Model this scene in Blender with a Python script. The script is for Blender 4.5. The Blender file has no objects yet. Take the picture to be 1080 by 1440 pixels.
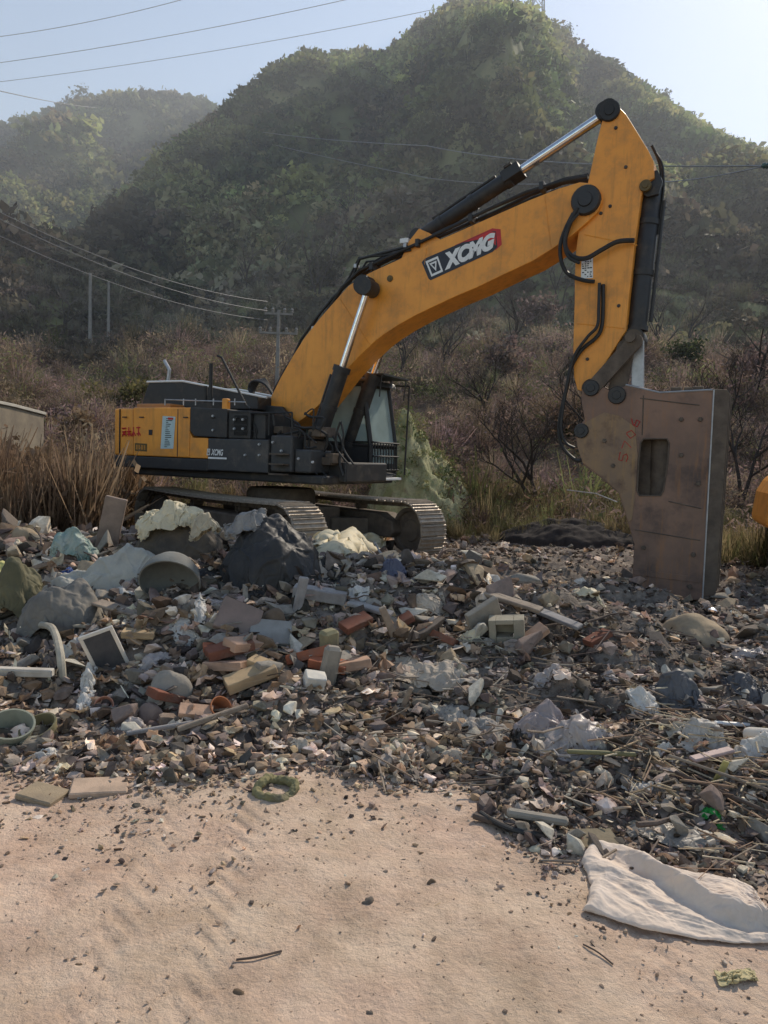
import bpy, bmesh, math, random
import numpy as np
from mathutils import Vector, Matrix, Euler

random.seed(7)
RNG = np.random.default_rng(11)
scene = bpy.context.scene
COL = scene.collection
R = math.radians

# ---------------------------------------------------------------- camera
EYE = 1.65
FPX = 1040.0
PITCH = math.atan((720 - 643) / FPX)
ROLL = R(2.0)
_F = Vector((0, math.cos(PITCH), -math.sin(PITCH)))
_U0 = Vector((0, math.sin(PITCH), math.cos(PITCH)))
_R0 = Vector((1, 0, 0))
CR = _R0 * math.cos(ROLL) + _U0 * math.sin(ROLL)
CU = _U0 * math.cos(ROLL) - _R0 * math.sin(ROLL)
CAMP = Vector((0, 0, EYE))

def ray(px, py):
    d = _F * FPX + CR * (px - 540) + CU * (720 - py)
    return d.normalized()

def at_r(px, py, r):
    """point seen at photo position px, py at horizontal distance r"""
    d = ray(px, py)
    k = r / math.hypot(d.x, d.y)
    return CAMP + d * k

def project(p):
    v = Vector(p) - CAMP
    z = v.dot(_F)
    return (540 + FPX * v.dot(CR) / z, 720 - FPX * v.dot(CU) / z)

cam_d = bpy.data.cameras.new("camera")
cam_d.sensor_fit = 'VERTICAL'
cam_d.sensor_height = 36
cam_d.sensor_width = 27
cam_d.lens = 36 * FPX / 1440
cam_d.clip_end = 3000
cam_d.clip_start = 0.05
cam = bpy.data.objects.new("camera", cam_d)
COL.objects.link(cam)
m = Matrix((CR, CU, -_F)).transposed().to_4x4()
m.translation = CAMP
cam.matrix_world = m
scene.camera = cam

# ---------------------------------------------------------------- noise
_perm = np.random.default_rng(3).permutation(512)
_perm = np.concatenate([_perm, _perm, _perm])
_ga = np.random.default_rng(5).uniform(0, 2 * np.pi, 1600)

def perlin(x, y):
    x = np.asarray(x, float); y = np.asarray(y, float)
    xi = np.floor(x).astype(int); yi = np.floor(y).astype(int)
    xf = x - xi; yf = y - yi
    u = xf * xf * xf * (xf * (xf * 6 - 15) + 10)
    v = yf * yf * yf * (yf * (yf * 6 - 15) + 10)
    def g(ix, iy, dx, dy):
        h = _perm[(_perm[ix % 512] + iy) % 512]
        a = _ga[h]
        return np.cos(a) * dx + np.sin(a) * dy
    a = g(xi, yi, xf, yf); b = g(xi + 1, yi, xf - 1, yf)
    c = g(xi, yi + 1, xf, yf - 1); d = g(xi + 1, yi + 1, xf - 1, yf - 1)
    return (a + u * (b - a)) * (1 - v) + (c + u * (d - c)) * v

def fbm(x, y, o=4, lac=2.07, gain=.5):
    s = 0; a = 1; f = 1
    for i in range(o):
        s = s + a * perlin(x * f + 17.3 * i, y * f - 9.1 * i)
        a *= gain; f *= lac
    return s

def ridged(x, y, o=4):
    s = 0; a = 1; f = 1
    for i in range(o):
        s = s + a * (1 - 2 * np.abs(perlin(x * f + 7.7 * i, y * f + 3.1 * i)) * 1.6)
        a *= .5; f *= 2.1
    return s

def sstep(a, b, x):
    t = np.clip((np.asarray(x, float) - a) / (b - a), 0, 1)
    return t * t * (3 - 2 * t)

# ---------------------------------------------------------------- object helpers
def tag(o, label=None, cat=None, group=None, kind=None):
    if label: o['label'] = label
    if cat: o['category'] = cat
    if group: o['group'] = group
    if kind: o['kind'] = kind
    return o

def empty(name, loc=(0, 0, 0), rz=0.0, parent=None):
    o = bpy.data.objects.new(name, None)
    o.empty_display_size = .3
    o.location = loc; o.rotation_euler = (0, 0, rz)
    COL.objects.link(o)
    if parent: o.parent = parent
    return o

def link(name, me, mats=None, parent=None, loc=None):
    o = bpy.data.objects.new(name, me)
    COL.objects.link(o)
    if mats is not None:
        for mt in (mats if isinstance(mats, (list, tuple)) else [mats]):
            me.materials.append(mt)
    if parent: o.parent = parent
    if loc is not None: o.location = loc
    return o

class MB:
    """mesh builder: verts + faces"""
    def __init__(s):
        s.v = []; s.f = []; s.mi = []
    def add(s, vs, fs, mi=0):
        b = len(s.v)
        s.v += [tuple(p) for p in vs]
        s.f += [tuple(i + b for i in f) for f in fs]
        s.mi += [mi] * len(fs)
        return s
    def prism(s, poly, y0, y1, mi=0, axis='y'):
        """poly = list of (x, z); extruded in y"""
        n = len(poly)
        ar = sum(poly[i][0] * poly[(i + 1) % n][1] - poly[(i + 1) % n][0] * poly[i][1] for i in range(n))
        if ar < 0: poly = poly[::-1]
        if axis == 'y':
            vs = [(p[0], y0, p[1]) for p in poly] + [(p[0], y1, p[1]) for p in poly]
        elif axis == 'z':
            vs = [(p[0], p[1], y0) for p in poly] + [(p[0], p[1], y1) for p in poly]
        else:
            vs = [(y0, p[0], p[1]) for p in poly] + [(y1, p[0], p[1]) for p in poly]
        fs = [tuple(range(n)), tuple(range(2 * n - 1, n - 1, -1))]
        for i in range(n):
            j = (i + 1) % n
            fs.append((i, i + n, j + n, j))
        return s.add(vs, fs, mi)
    def box(s, x0, x1, y0, y1, z0, z1, mi=0, M=None):
        vs = [(x, y, z) for z in (z0, z1) for y in (y0, y1) for x in (x0, x1)]
        if M is not None: vs = [tuple(M @ Vector(p)) for p in vs]
        fs = [(0, 2, 3, 1), (4, 5, 7, 6), (0, 1, 5, 4), (2, 6, 7, 3), (0, 4, 6, 2), (1, 3, 7, 5)]
        return s.add(vs, fs, mi)
    def tube(s, pts, rad, n=8, mi=0, cap=True):
        """tube through points with radius or radii"""
        pts = [Vector(p) for p in pts]
        k = len(pts)
        rs = rad if isinstance(rad, (list, tuple)) else [rad] * k
        ref = Vector((0, 0, 1))
        d0 = (pts[1] - pts[0]).normalized()
        if abs(d0.dot(ref)) > .9: ref = Vector((1, 0, 0))
        a = d0.cross(ref).normalized()
        vs = []; 
        for i, p in enumerate(pts):
            if i == 0: d = pts[1] - pts[0]
            elif i == k - 1: d = pts[-1] - pts[-2]
            else: d = (pts[i + 1] - pts[i]).normalized() + (pts[i] - pts[i - 1]).normalized()
            if d.length < 1e-9: d = d0
            d = d.normalized()
            a = (a - d * a.dot(d))
            if a.length < 1e-6: a = d.orthogonal()
            a = a.normalized(); b = d.cross(a)
            for j in range(n):
                t = 2 * math.pi * j / n
                vs.append(p + (a * math.cos(t) + b * math.sin(t)) * rs[i])
        fs = []
        for i in range(k - 1):
            for j in range(n):
                q = (j + 1) % n
                fs.append((i * n + j, i * n + q, (i + 1) * n + q, (i + 1) * n + j))
        if cap:
            fs.append(tuple(range(n - 1, -1, -1)))
            fs.append(tuple((k - 1) * n + j for j in range(n)))
        return s.add(vs, fs, mi)
    def lathe(s, prof, n=24, mi=0, M=None):
        """prof: list of (r, z)"""
        vs = []
        for r, z in prof:
            for j in range(n):
                t = 2 * math.pi * j / n
                vs.append(Vector((r * math.cos(t), r * math.sin(t), z)))
        if M is not None: vs = [M @ p for p in vs]
        fs = []
        for i in range(len(prof) - 1):
            for j in range(n):
                q = (j + 1) % n
                fs.append((i * n + j, i * n + q, (i + 1) * n + q, (i + 1) * n + j))
        return s.add(vs, fs, mi)
    def mesh(s, name):
        me = bpy.data.meshes.new(name)
        me.from_pydata(s.v, [], s.f)
        me.polygons.foreach_set('material_index', s.mi)
        me.update()
        return me
    def build(s, name, mats, parent=None, bevel=0.0, smooth=False, seg=2, loc=None):
        me = s.mesh(name)
        if smooth:
            me.polygons.foreach_set('use_smooth', [True] * len(me.polygons))
        o = link(name, me, mats, parent, loc)
        if bevel:
            md = o.modifiers.new('bevel', 'BEVEL')
            md.width = bevel; md.segments = seg; md.limit_method = 'ANGLE'; md.angle_limit = R(35)
        if smooth:
            try:
                me.set_sharp_from_angle(angle=R(40))
            except Exception: pass
        return o

def np_mesh(name, V, F, col=None, smooth=False, uv=None):
    """V (n,3), F (m,k) with k 3 or 4, col (n,3)"""
    me = bpy.data.meshes.new(name)
    V = np.ascontiguousarray(V, dtype=np.float32)
    F = np.ascontiguousarray(F, dtype=np.int32)
    k = F.shape[1]
    me.vertices.add(len(V)); me.vertices.foreach_set('co', V.ravel())
    me.loops.add(F.size); me.loops.foreach_set('vertex_index', F.ravel())
    me.polygons.add(len(F))
    me.polygons.foreach_set('loop_start', np.arange(0, F.size, k, dtype=np.int32))
    me.polygons.foreach_set('use_smooth', np.full(len(F), smooth))
    me.update(calc_edges=True)
    if col is not None:
        a = me.color_attributes.new('Col', 'FLOAT_COLOR', 'POINT')
        c4 = np.ones((len(V), 4), np.float32); c4[:, :3] = col
        a.data.foreach_set('color', c4.ravel())
    return me

def rot_rand(n, rng, tilt=None):
    """random rotation matrices (n,3,3); tilt limits lean from upright (radians)"""
    if tilt is None:
        q = rng.normal(size=(n, 4)); q /= np.linalg.norm(q, axis=1)[:, None]
        w, x, y, z = q.T
        M = np.empty((n, 3, 3))
        M[:, 0, 0] = 1 - 2 * (y * y + z * z); M[:, 0, 1] = 2 * (x * y - z * w); M[:, 0, 2] = 2 * (x * z + y * w)
        M[:, 1, 0] = 2 * (x * y + z * w); M[:, 1, 1] = 1 - 2 * (x * x + z * z); M[:, 1, 2] = 2 * (y * z - x * w)
        M[:, 2, 0] = 2 * (x * z - y * w); M[:, 2, 1] = 2 * (y * z + x * w); M[:, 2, 2] = 1 - 2 * (x * x + y * y)
        return M
    az = rng.uniform(0, 2 * np.pi, n); th = np.abs(rng.normal(0, tilt, n)); sp = rng.uniform(0, 2 * np.pi, n)
    def rz(a):
        M = np.zeros((n, 3, 3)); c = np.cos(a); s = np.sin(a)
        M[:, 0, 0] = c; M[:, 0, 1] = -s; M[:, 1, 0] = s; M[:, 1, 1] = c; M[:, 2, 2] = 1
        return M
    Rx = np.zeros((n, 3, 3)); c = np.cos(th); s = np.sin(th)
    Rx[:, 0, 0] = 1; Rx[:, 1, 1] = c; Rx[:, 1, 2] = -s; Rx[:, 2, 1] = s; Rx[:, 2, 2] = c
    return rz(az) @ Rx @ rz(sp)

def scatter(tmpls, P, S, Rm, C, rng):
    """tmpls list of (V,F tris); P (n,3), S (n,3), Rm (n,3,3), C (n,3) -> V,F,C"""
    n = len(P); pick = rng.integers(0, len(tmpls), n)
    VV = []; FF = []; CC = []; off = 0
    for t, (V, F) in enumerate(tmpls):
        idx = np.nonzero(pick == t)[0]
        if len(idx) == 0: continue
        v = V[None] * S[idx][:, None, :]
        v = np.einsum('nij,nkj->nki', Rm[idx], v) + P[idx][:, None, :]
        k = len(V)
        f = F[None] + (np.arange(len(idx)) * k)[:, None, None] + off
        VV.append(v.reshape(-1, 3)); FF.append(f.reshape(-1, F.shape[1]))
        CC.append(np.repeat(C[idx], k, axis=0)); off += len(idx) * k
    return np.concatenate(VV), np.concatenate(FF), np.concatenate(CC)

# ---------------------------------------------------------------- materials
def nd(nt, t, **kw):
    n = nt.nodes.new(t)
    for k, v in kw.items():
        if hasattr(n, k): setattr(n, k, v)
        else: n.inputs[k].default_value = v
    return n

def mat(name, c1, c2=None, rough=.7, metal=0.0, scale=4.0, detail=6, bump=.0, bscale=None, spots=None, spot_scale=1.5, spot_amt=.5,
        attr=False, spec=.4, transl=0.0, coord='Object', contrast=(.35, .65), bdist=.02, streak=None, streak_amt=.5):
    m = bpy.data.materials.new(name); m.use_nodes = True
    nt = m.node_tree; nt.nodes.clear()
    L = nt.links.new
    out = nd(nt, 'ShaderNodeOutputMaterial')
    b = nd(nt, 'ShaderNodeBsdfPrincipled')
    b.inputs['Roughness'].default_value = rough; b.inputs['Metallic'].default_value = metal
    b.inputs['Specular IOR Level'].default_value = spec
    tc = nd(nt, 'ShaderNodeTexCoord')
    src = tc.outputs[coord]
    if coord == 'World':
        pass
    no = nd(nt, 'ShaderNodeTexNoise'); no.inputs['Scale'].default_value = scale; no.inputs['Detail'].default_value = detail
    no.inputs['Roughness'].default_value = .65
    L(src, no.inputs['Vector'])
    mr = nd(nt, 'ShaderNodeMapRange'); mr.inputs[1].default_value = contrast[0]; mr.inputs[2].default_value = contrast[1]
    L(no.outputs[0], mr.inputs[0])
    mx = nd(nt, 'ShaderNodeMix', data_type='RGBA')
    L(mr.outputs[0], mx.inputs[0])
    if attr:
        at = nd(nt, 'ShaderNodeAttribute'); at.attribute_name = 'Col'
        mu = nd(nt, 'ShaderNodeMix', data_type='RGBA', blend_type='MULTIPLY'); mu.inputs[0].default_value = 1
        L(at.outputs['Color'], mu.inputs[6]); mu.inputs[7].default_value = (*((c2 or (.6, .6, .6))), 1)
        L(at.outputs['Color'], mx.inputs[6]); L(mu.outputs[2], mx.inputs[7])
    else:
        mx.inputs[6].default_value = (*c1, 1); mx.inputs[7].default_value = (*(c2 or c1), 1)
    colr = mx.outputs[2]
    if spots:
        n2 = nd(nt, 'ShaderNodeTexNoise'); n2.inputs['Scale'].default_value = spot_scale; n2.inputs['Detail'].default_value = 8
        n2.inputs['Roughness'].default_value = .7
        L(src, n2.inputs['Vector'])
        m2 = nd(nt, 'ShaderNodeMapRange'); m2.inputs[1].default_value = .5; m2.inputs[2].default_value = .68; m2.inputs[4].default_value = spot_amt
        L(n2.outputs[0], m2.inputs[0])
        x2 = nd(nt, 'ShaderNodeMix', data_type='RGBA'); L(m2.outputs[0], x2.inputs[0]); L(colr, x2.inputs[6]); x2.inputs[7].default_value = (*spots, 1)
        colr = x2.outputs[2]
        r2 = nd(nt, 'ShaderNodeMapRange'); r2.inputs[3].default_value = rough; r2.inputs[4].default_value = min(1, rough + .3)
        L(m2.outputs[0], r2.inputs[0]); L(r2.outputs[0], b.inputs['Roughness'])
    if streak:      # run-off and scratches drawn down the surface
        mp = nd(nt, 'ShaderNodeMapping'); mp.inputs['Scale'].default_value = (7, 7, .55); L(src, mp.inputs[0])
        n3 = nd(nt, 'ShaderNodeTexNoise'); n3.inputs['Scale'].default_value = 1.6; n3.inputs['Detail'].default_value = 9; n3.inputs['Roughness'].default_value = .75; L(mp.outputs[0], n3.inputs['Vector'])
        m3 = nd(nt, 'ShaderNodeMapRange'); m3.inputs[1].default_value = .52; m3.inputs[2].default_value = .66; m3.inputs[4].default_value = streak_amt; L(n3.outputs[0], m3.inputs[0])
        x3 = nd(nt, 'ShaderNodeMix', data_type='RGBA'); L(m3.outputs[0], x3.inputs[0]); L(colr, x3.inputs[6]); x3.inputs[7].default_value = (*streak, 1); colr = x3.outputs[2]
    L(colr, b.inputs['Base Color'])
    if bump:
        nb = nd(nt, 'ShaderNodeTexNoise'); nb.inputs['Scale'].default_value = bscale or scale * 4; nb.inputs['Detail'].default_value = 8
        nb.inputs['Roughness'].default_value = .7
        L(src, nb.inputs['Vector'])
        bp = nd(nt, 'ShaderNodeBump'); bp.inputs['Strength'].default_value = bump; bp.inputs['Distance'].default_value = bdist
        L(nb.outputs[0], bp.inputs['Height']); L(bp.outputs[0], b.inputs['Normal'])
    if transl:
        tr = nd(nt, 'ShaderNodeBsdfTranslucent'); L(colr, tr.inputs['Color'])
        ms = nd(nt, 'ShaderNodeMixShader'); ms.inputs[0].default_value = transl
        L(b.outputs[0], ms.inputs[1]); L(tr.outputs[0], ms.inputs[2]); L(ms.outputs[0], out.inputs[0])
    else:
        L(b.outputs[0], out.inputs[0])
    return m
# ================================================================ light and sky
SUN_AZ = R(34)      # to the right of the view direction (+Y)
SUN_EL = R(39)
sun_dir = Vector((math.sin(SUN_AZ) * math.cos(SUN_EL), math.cos(SUN_AZ) * math.cos(SUN_EL), math.sin(SUN_EL)))
sd = bpy.data.lights.new("sun", 'SUN'); sd.energy = 5.0; sd.angle = R(.6); sd.color = (1, .90, .76)
so = bpy.data.objects.new("sun", sd); COL.objects.link(so)
so.rotation_euler = (-sun_dir).to_track_quat('-Z', 'Y').to_euler()
w = bpy.data.worlds.new("World"); scene.world = w; w.use_nodes = True
nt = w.node_tree; nt.nodes.clear()
sk = nt.nodes.new('ShaderNodeTexSky'); sk.sky_type = 'NISHITA'; sk.sun_disc = False
sk.sun_elevation = SUN_EL; sk.sun_rotation = SUN_AZ
sk.air_density = 1.25; sk.dust_density = .45; sk.ozone_density = 1.0; sk.altitude = 400
bg = nt.nodes.new('ShaderNodeBackground'); bg.inputs[1].default_value = .15
wo = nt.nodes.new('ShaderNodeOutputWorld')
hs = nt.nodes.new('ShaderNodeHueSaturation'); hs.inputs['Saturation'].default_value = .85; hs.inputs['Value'].default_value = 1.06
nt.links.new(sk.outputs[0], hs.inputs['Color']); nt.links.new(hs.outputs[0], bg.inputs[0]); nt.links.new(bg.outputs[0], wo.inputs[0])
scene.view_settings.view_transform = 'Standard'; scene.view_settings.look = 'None'
scene.view_settings.exposure = 0
scene.render.engine = 'CYCLES'
scene.cycles.use_denoising = True
scene.cycles.max_bounces = 6; scene.cycles.diffuse_bounces = 3; scene.cycles.transparent_max_bounces = 8
scene.cycles.volume_bounces = 0
scene.cycles.use_adaptive_sampling = True
scene.cycles.adaptive_threshold = .015

# ================================================================ terrain shape
def sky_profile(pts):
    az = []; sl = []
    for px, py in pts:
        d = ray(px, py); az.append(math.atan2(d.x, d.y)); sl.append(d.z / math.hypot(d.x, d.y))
    return np.array(az), np.array(sl)

MAIN = [(-900, 560), (-400, 500), (0, 440), (60, 395), (120, 330), (200, 258), (250, 205), (300, 168), (330, 146), (350, 132), (390, 98), (430, 80), (460, 82), (500, 78),
        (545, 84), (565, 66), (600, 30), (640, 5), (690, 2), (735, 10), (760, 22), (800, 50), (830, 80), (860, 96), (885, 116), (920, 140), (960, 165), (1000, 190), (1040, 206),
        (1080, 222), (1200, 290), (1500, 400), (2200, 520)]
LEFT = [(-1200, 330), (-500, 240), (-200, 190), (0, 172), (40, 162), (90, 145), (120, 134), (170, 131), (230, 132), (280, 143), (310, 152), (380, 170), (600, 250), (1200, 420), (2200, 540)]
mAz, mSl = sky_profile(MAIN); lAz, lSl = sky_profile(LEFT)

def g_near(x, y):
    """site ground within ~20 m"""
    x = np.asarray(x, float); y = np.asarray(y, float)
    z = 0.0 * x
    # rubble pile in front of the machine, higher to the left
    e = rub_edge(x)
    into = sstep(0, 1.6, y - e)
    z = z + .10 * into * (1 - sstep(10, 13, y))
    z = z + .44 * np.exp(-(((x + 1.7) / 2.1) ** 2 + ((y - 7.9) / 2.3) ** 2))
    z = z + .36 * np.exp(-(((x + 4.6) / 2.0) ** 2 + ((y - 8.8) / 2.4) ** 2))
    z = z - .17 * np.exp(-(((x + 1.6) / 4.6) ** 2 + ((y - 14.0) / 2.7) ** 2) ** 2)
    z = z + .36 * np.exp(-(((x + .5) / 1.4) ** 2 + ((y - 6.3) / 1.0) ** 2))
    z = z + .30 * np.exp(-(((x - 1.4) / 1.2) ** 2 + ((y - 6.4) / 1.2) ** 2))
    z = z - .52 * np.exp(-(((x - 3.8) / 1.9) ** 2 + ((y - 10.2) / 1.6) ** 2))
    z = z + .20 * np.exp(-(((x - 2.9) / .8) ** 2 + ((y - 8.5) / .5) ** 2))
    rn = fbm(x * .9, y * .9, 5) * .17 + fbm(x * 2.4 + 9, y * 2.4, 4) * .15
    z = z + rn * sstep(-.1, 1.2, y - e) * (1 - .6 * sstep(12, 14, y))
    # cut dirt track in the foreground
    z = z + (fbm(x * 1.3, y * 1.3, 4) * .022 + .008 * ridged(x * 2.2, y * 3.1, 4) * sstep(-.1, .4, fbm(x * .8 + 3, y * .8, 2)) + fbm(x * 9, y * 9, 4) * .0045) * (1 - sstep(0, .5, y - e))
    return z

_ex = np.array([-6, -2.2, -1.2, -.6, 0, .42, .55, .75, 1.2, 1.8, 6.]); _ey = np.array([3.6, 3.65, 3.5, 3.55, 3.6, 3.55, 3.1, 2.95, 2.8, 2.55, 2.3])
def rub_edge(x):
    x = np.asarray(x, float)
    return np.interp(x, _ex, _ey) + perlin(x * 3.1, x * 0 + 4.4) * .22 + perlin(x * 11, x * 0 + 1.4) * .08

def g_all(x, y):
    x = np.asarray(x, float); y = np.asarray(y, float)
    r = np.hypot(x, y); az = np.arctan2(x, y)
    zn = g_near(x, y)
    # slope behind the site rising to a bench at r = 45
    bench = 7.5 + 1.2 * np.sin(az * 5 + 1)
    t = np.clip((r - 17.5) / 27, 0, None)
    mid = bench * (.35 * sstep(0, 1, t) + .65 * np.clip(t, 0, 1)) + fbm(x * .12, y * .12, 4) * 1.3 * sstep(18, 30, r)
    front = sstep(-.35, .25, np.cos(az))          # no hills behind the viewer
    hm = np.interp(az, mAz, mSl); hl = np.interp(az, lAz, lSl)
    R1 = 135 + 12 * np.sin(az * 4); R2 = 215.
    def hill(r0, R1, sl, p, seed, amp):
        H = EYE + sl * R1 - 1.7
        u = (r - r0) / (R1 - r0)
        uu = np.clip(u, 0, 1)
        base = bench + (H - bench) * (uu ** p)
        rel = np.sin(np.pi * np.clip(uu, 0, 1)) ** .8
        wx = x + 9 * fbm(x * .02 + seed, y * .02, 3); wy = y + 9 * fbm(x * .02, y * .02 + seed, 3)
        spur = ridged(wx * .022 + seed, wy * .012 + seed * 2, 4)
        fine = fbm(x * .09 + seed, y * .09, 5)
        h = base + rel * amp * (spur * .95 - .4) + fine * 2.2 * sstep(0, .1, u) * (1 - .8 * sstep(.85, 1, u))
        h = np.where(u > .25, np.minimum(h, EYE + (sl - .006 - .03 * (1 - uu)) * r), h)
        h = np.where(u > 1, H - (r - R1) * .55 + fine * .4, h)
        return np.where(u < 0, -50, h)
    h1 = hill(47, R1, hm, 1.12, 1.7, 13.)
    h2 = hill(95, R2, hl, 1.05, 5.3, 16.)
    far = np.maximum(h1, h2)
    z = zn + mid * sstep(17, 19, r)
    z = np.where(r > 47, np.maximum(z, far), z)
    z = np.where(r > 150, np.maximum(far, bench * .5), z)
    return zn * (1 - front) + z * front if np.ndim(z) else float(zn * (1 - front) + z * front)

def gz(x, y): return float(g_all(np.array([x]), np.array([y]))[0])

def G(px, py, rmax=60):
    """ground point seen at photo position"""
    d = ray(px, py)
    ks = 1.2 * (rmax / 1.2) ** np.linspace(0, 1, 500)
    for _ in range(2):
        X = CAMP.x + d.x * ks; Y = CAMP.y + d.y * ks; Z = CAMP.z + d.z * ks
        hit = np.nonzero(Z <= g_all(X, Y))[0]
        i = max(1, hit[0] if len(hit) else len(ks) - 1)
        ks = np.linspace(ks[i - 1], ks[i], 24)
    k = ks[-1] if not len(hit) else ks[min(hit[0], 23)]
    p = CAMP + d * float(k)
    return Vector((p.x, p.y, gz(p.x, p.y)))

# ---- one terrain sheet: polar grid, fine near the camera
def polar_grid(rs, a0, a1, na):
    az = np.linspace(a0, a1, na)
    RR, AA = np.meshgrid(rs, az, indexing='ij')
    X = RR * np.sin(AA); Y = RR * np.cos(AA)
    V = np.stack([X.ravel(), Y.ravel(), g_all(X.ravel(), Y.ravel())], 1)
    n, m_ = len(rs), na
    i = np.arange(n - 1)[:, None] * m_ + np.arange(m_ - 1)[None]
    F = np.stack([i, i + 1, i + m_ + 1, i + m_], -1).reshape(-1, 4)[:, ::-1]
    return V, F

# ground materials ----------------------------------------------------------
def ground_mat():
    m = bpy.data.materials.new("site_ground"); m.use_nodes = True
    nt = m.node_tree; nt.nodes.clear(); L = nt.links.new
    out = nd(nt, 'ShaderNodeOutputMaterial'); b = nd(nt, 'ShaderNodeBsdfPrincipled')
    b.inputs['Roughness'].default_value = .95; b.inputs['Specular IOR Level'].default_value = .15
    tc = nd(nt, 'ShaderNodeTexCoord')
    def noise(s, d=8, r=.65):
        n = nd(nt, 'ShaderNodeTexNoise'); n.inputs['Scale'].default_value = s; n.inputs['Detail'].default_value = d; n.inputs['Roughness'].default_value = r
        L(tc.outputs['Object'], n.inputs['Vector']); return n.outputs[0]
    def ramp(src, stops):
        c = nd(nt, 'ShaderNodeValToRGB'); cr = c.color_ramp
        while len(cr.elements) < len(stops): cr.elements.new(.5)
        for e, (p, cc) in zip(cr.elements, stops): e.position = p; e.color = (*cc, 1)
        L(src, c.inputs[0]); return c.outputs[0]
    def mix(f, a, c, mode='MIX'):
        x = nd(nt, 'ShaderNodeMix', data_type='RGBA', blend_type=mode)
        if isinstance(f, float): x.inputs[0].default_value = f
        else: L(f, x.inputs[0])
        L(a, x.inputs[6])
        if isinstance(c, tuple): x.inputs[7].default_value = (*c, 1)
        else: L(c, x.inputs[7])
        return x.outputs[2]
    dirt = ramp(noise(1.6), [(.3, (.48, .335, .235)), (.5, (.62, .45, .33)), (.7, (.70, .54, .41))])
    dirt = mix(.55, dirt, ramp(noise(22), [(.3, (.42, .29, .21)), (.5, (.62, .44, .325)), (.72, (.78, .60, .46))]))
    dirt = mix(.42, dirt, ramp(noise(.9), [(.42, (.48, .42, .28)), (.6, (.60, .39, .29))]))
    rub = ramp(noise(5), [(.3, (.08, .066, .055)), (.5, (.18, .148, .12)), (.7, (.34, .285, .23))])
    scrub = ramp(noise(.8), [(.3, (.09, .068, .05)), (.5, (.15, .11, .08)), (.7, (.22, .165, .11))])
    hill = ramp(noise(.06, 10, .7), [(.3, (.06, .075, .03)), (.5, (.12, .13, .06)), (.66, (.24, .23, .11))])
    at = nd(nt, 'ShaderNodeAttribute'); at.attribute_name = 'Col'
    sp = nd(nt, 'ShaderNodeSeparateColor'); L(at.outputs['Color'], sp.inputs[0])
    dirt = mix(.5, dirt, ramp(noise(3.3, 10, .72), [(.36, (.34, .235, .165)), (.5, (.58, .42, .31)), (.62, (.75, .57, .43))]))
    c = mix(sp.outputs[0], dirt, rub); c = mix(sp.outputs[1], c, scrub); c = mix(sp.outputs[2], c, hill)
    L(c, b.inputs['Base Color'])
    bp = nd(nt, 'ShaderNodeBump'); bp.inputs['Strength'].default_value = .85; bp.inputs['Distance'].default_value = .022
    L(noise(38, 10, .7), bp.inputs['Height']); L(bp.outputs[0], b.inputs['Normal'])
    L(b.outputs[0], out.inputs[0])
    return m
M_GROUND = ground_mat()

def masks(V):
    x, y = V[:, 0], V[:, 1]; r = np.hypot(x, y)
    e = rub_edge(x)
    m1 = sstep(-.25, .8, y - e + fbm(x * 5, y * 5, 3) * .25)
    m2 = sstep(16, 18.5, r + fbm(x * .4, y * .4, 3) * 1.5)
    m3 = sstep(44, 50, r)
    return np.stack([m1, m2, m3], 1)

def tyre(V):
    """faint wheel and track marks pressed in the dirt road"""
    x, y = V[:, 0], V[:, 1]; e = rub_edge(x)
    k = 1 - sstep(-.3, .0, y - e)
    z = 0
    for x0, w in ((-.95, .13), (-.62, .13), (.95, .12)):
        xx = x - x0 - .05 * np.sin(y * 1.1)
        z = z - .007 * np.exp(-(xx / w) ** 4) * (1 + .45 * np.sign(np.sin(y * 55 + 8 * np.abs(xx / w)))) * (.5 + .5 * sstep(-.3, .3, perlin(x * 1.3, y * 1.3)))
    return z * k

# fine foreground patch + coarser rest share one sheet, joined by the radial spacing
rs = np.concatenate([np.arange(.3, 1.6, .06), np.arange(1.6, 4.6, .012), np.arange(4.6, 9, .04), np.arange(9, 20, .09), np.arange(20, 48, .35), np.arange(48, 150, .9), np.arange(150, 260, 2.2)])
V, F = polar_grid(rs, R(-46), R(46), 560)
V[:, 2] += tyre(V)
me = np_mesh("ground", V, F, masks(V), smooth=True)
o = link("ground", me, M_GROUND); tag(o, kind='structure')
# the ground at the sides and behind the camera (seen only from elsewhere)
rs2 = np.concatenate([np.arange(.3, 20, .35), np.arange(20, 150, 2.0), np.arange(150, 262, 4)])
V, F = polar_grid(rs2, R(46), R(314), 300)
me = np_mesh("land", V, F, masks(V), smooth=True)
o = link("land", me, M_GROUND); tag(o, kind='structure')
mb = MB(); n = 48
ring = [(258 * math.cos(2 * math.pi * i / n), 258 * math.sin(2 * math.pi * i / n), -3) for i in range(n)] + [(2500 * math.cos(2 * math.pi * i / n), 2500 * math.sin(2 * math.pi * i / n), -3) for i in range(n)]
mb.add(ring, [(i, i + n, (i + 1) % n + n, (i + 1) % n) for i in range(n)])
o = mb.build("terrain", mat("far_land", (.06, .06, .035), (.11, .09, .05), scale=.02)); tag(o, kind='structure')
# ================================================================ excavator
BETA = R(28); ALPHA = R(47)
SX, SY, SZ = -2.0, 14.3, -0.24
UFWD = Vector((math.cos(BETA), -math.sin(BETA), 0)); ULEFT = Vector((math.sin(BETA), math.cos(BETA), 0))
SO = Vector((SX, SY, SZ))

def UP(px, py, c):
    """machine coordinates (forward, up) on the vertical plane at lateral offset c (left positive)"""
    d = ray(px, py); n = ULEFT
    p0 = SO + ULEFT * c
    k = (p0 - CAMP).dot(n) / d.dot(n)
    p = CAMP + d * k - SO
    return (p.dot(UFWD), p.z)

def UPP(pts, c): return [UP(a, b, c) for a, b in pts]

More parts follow.
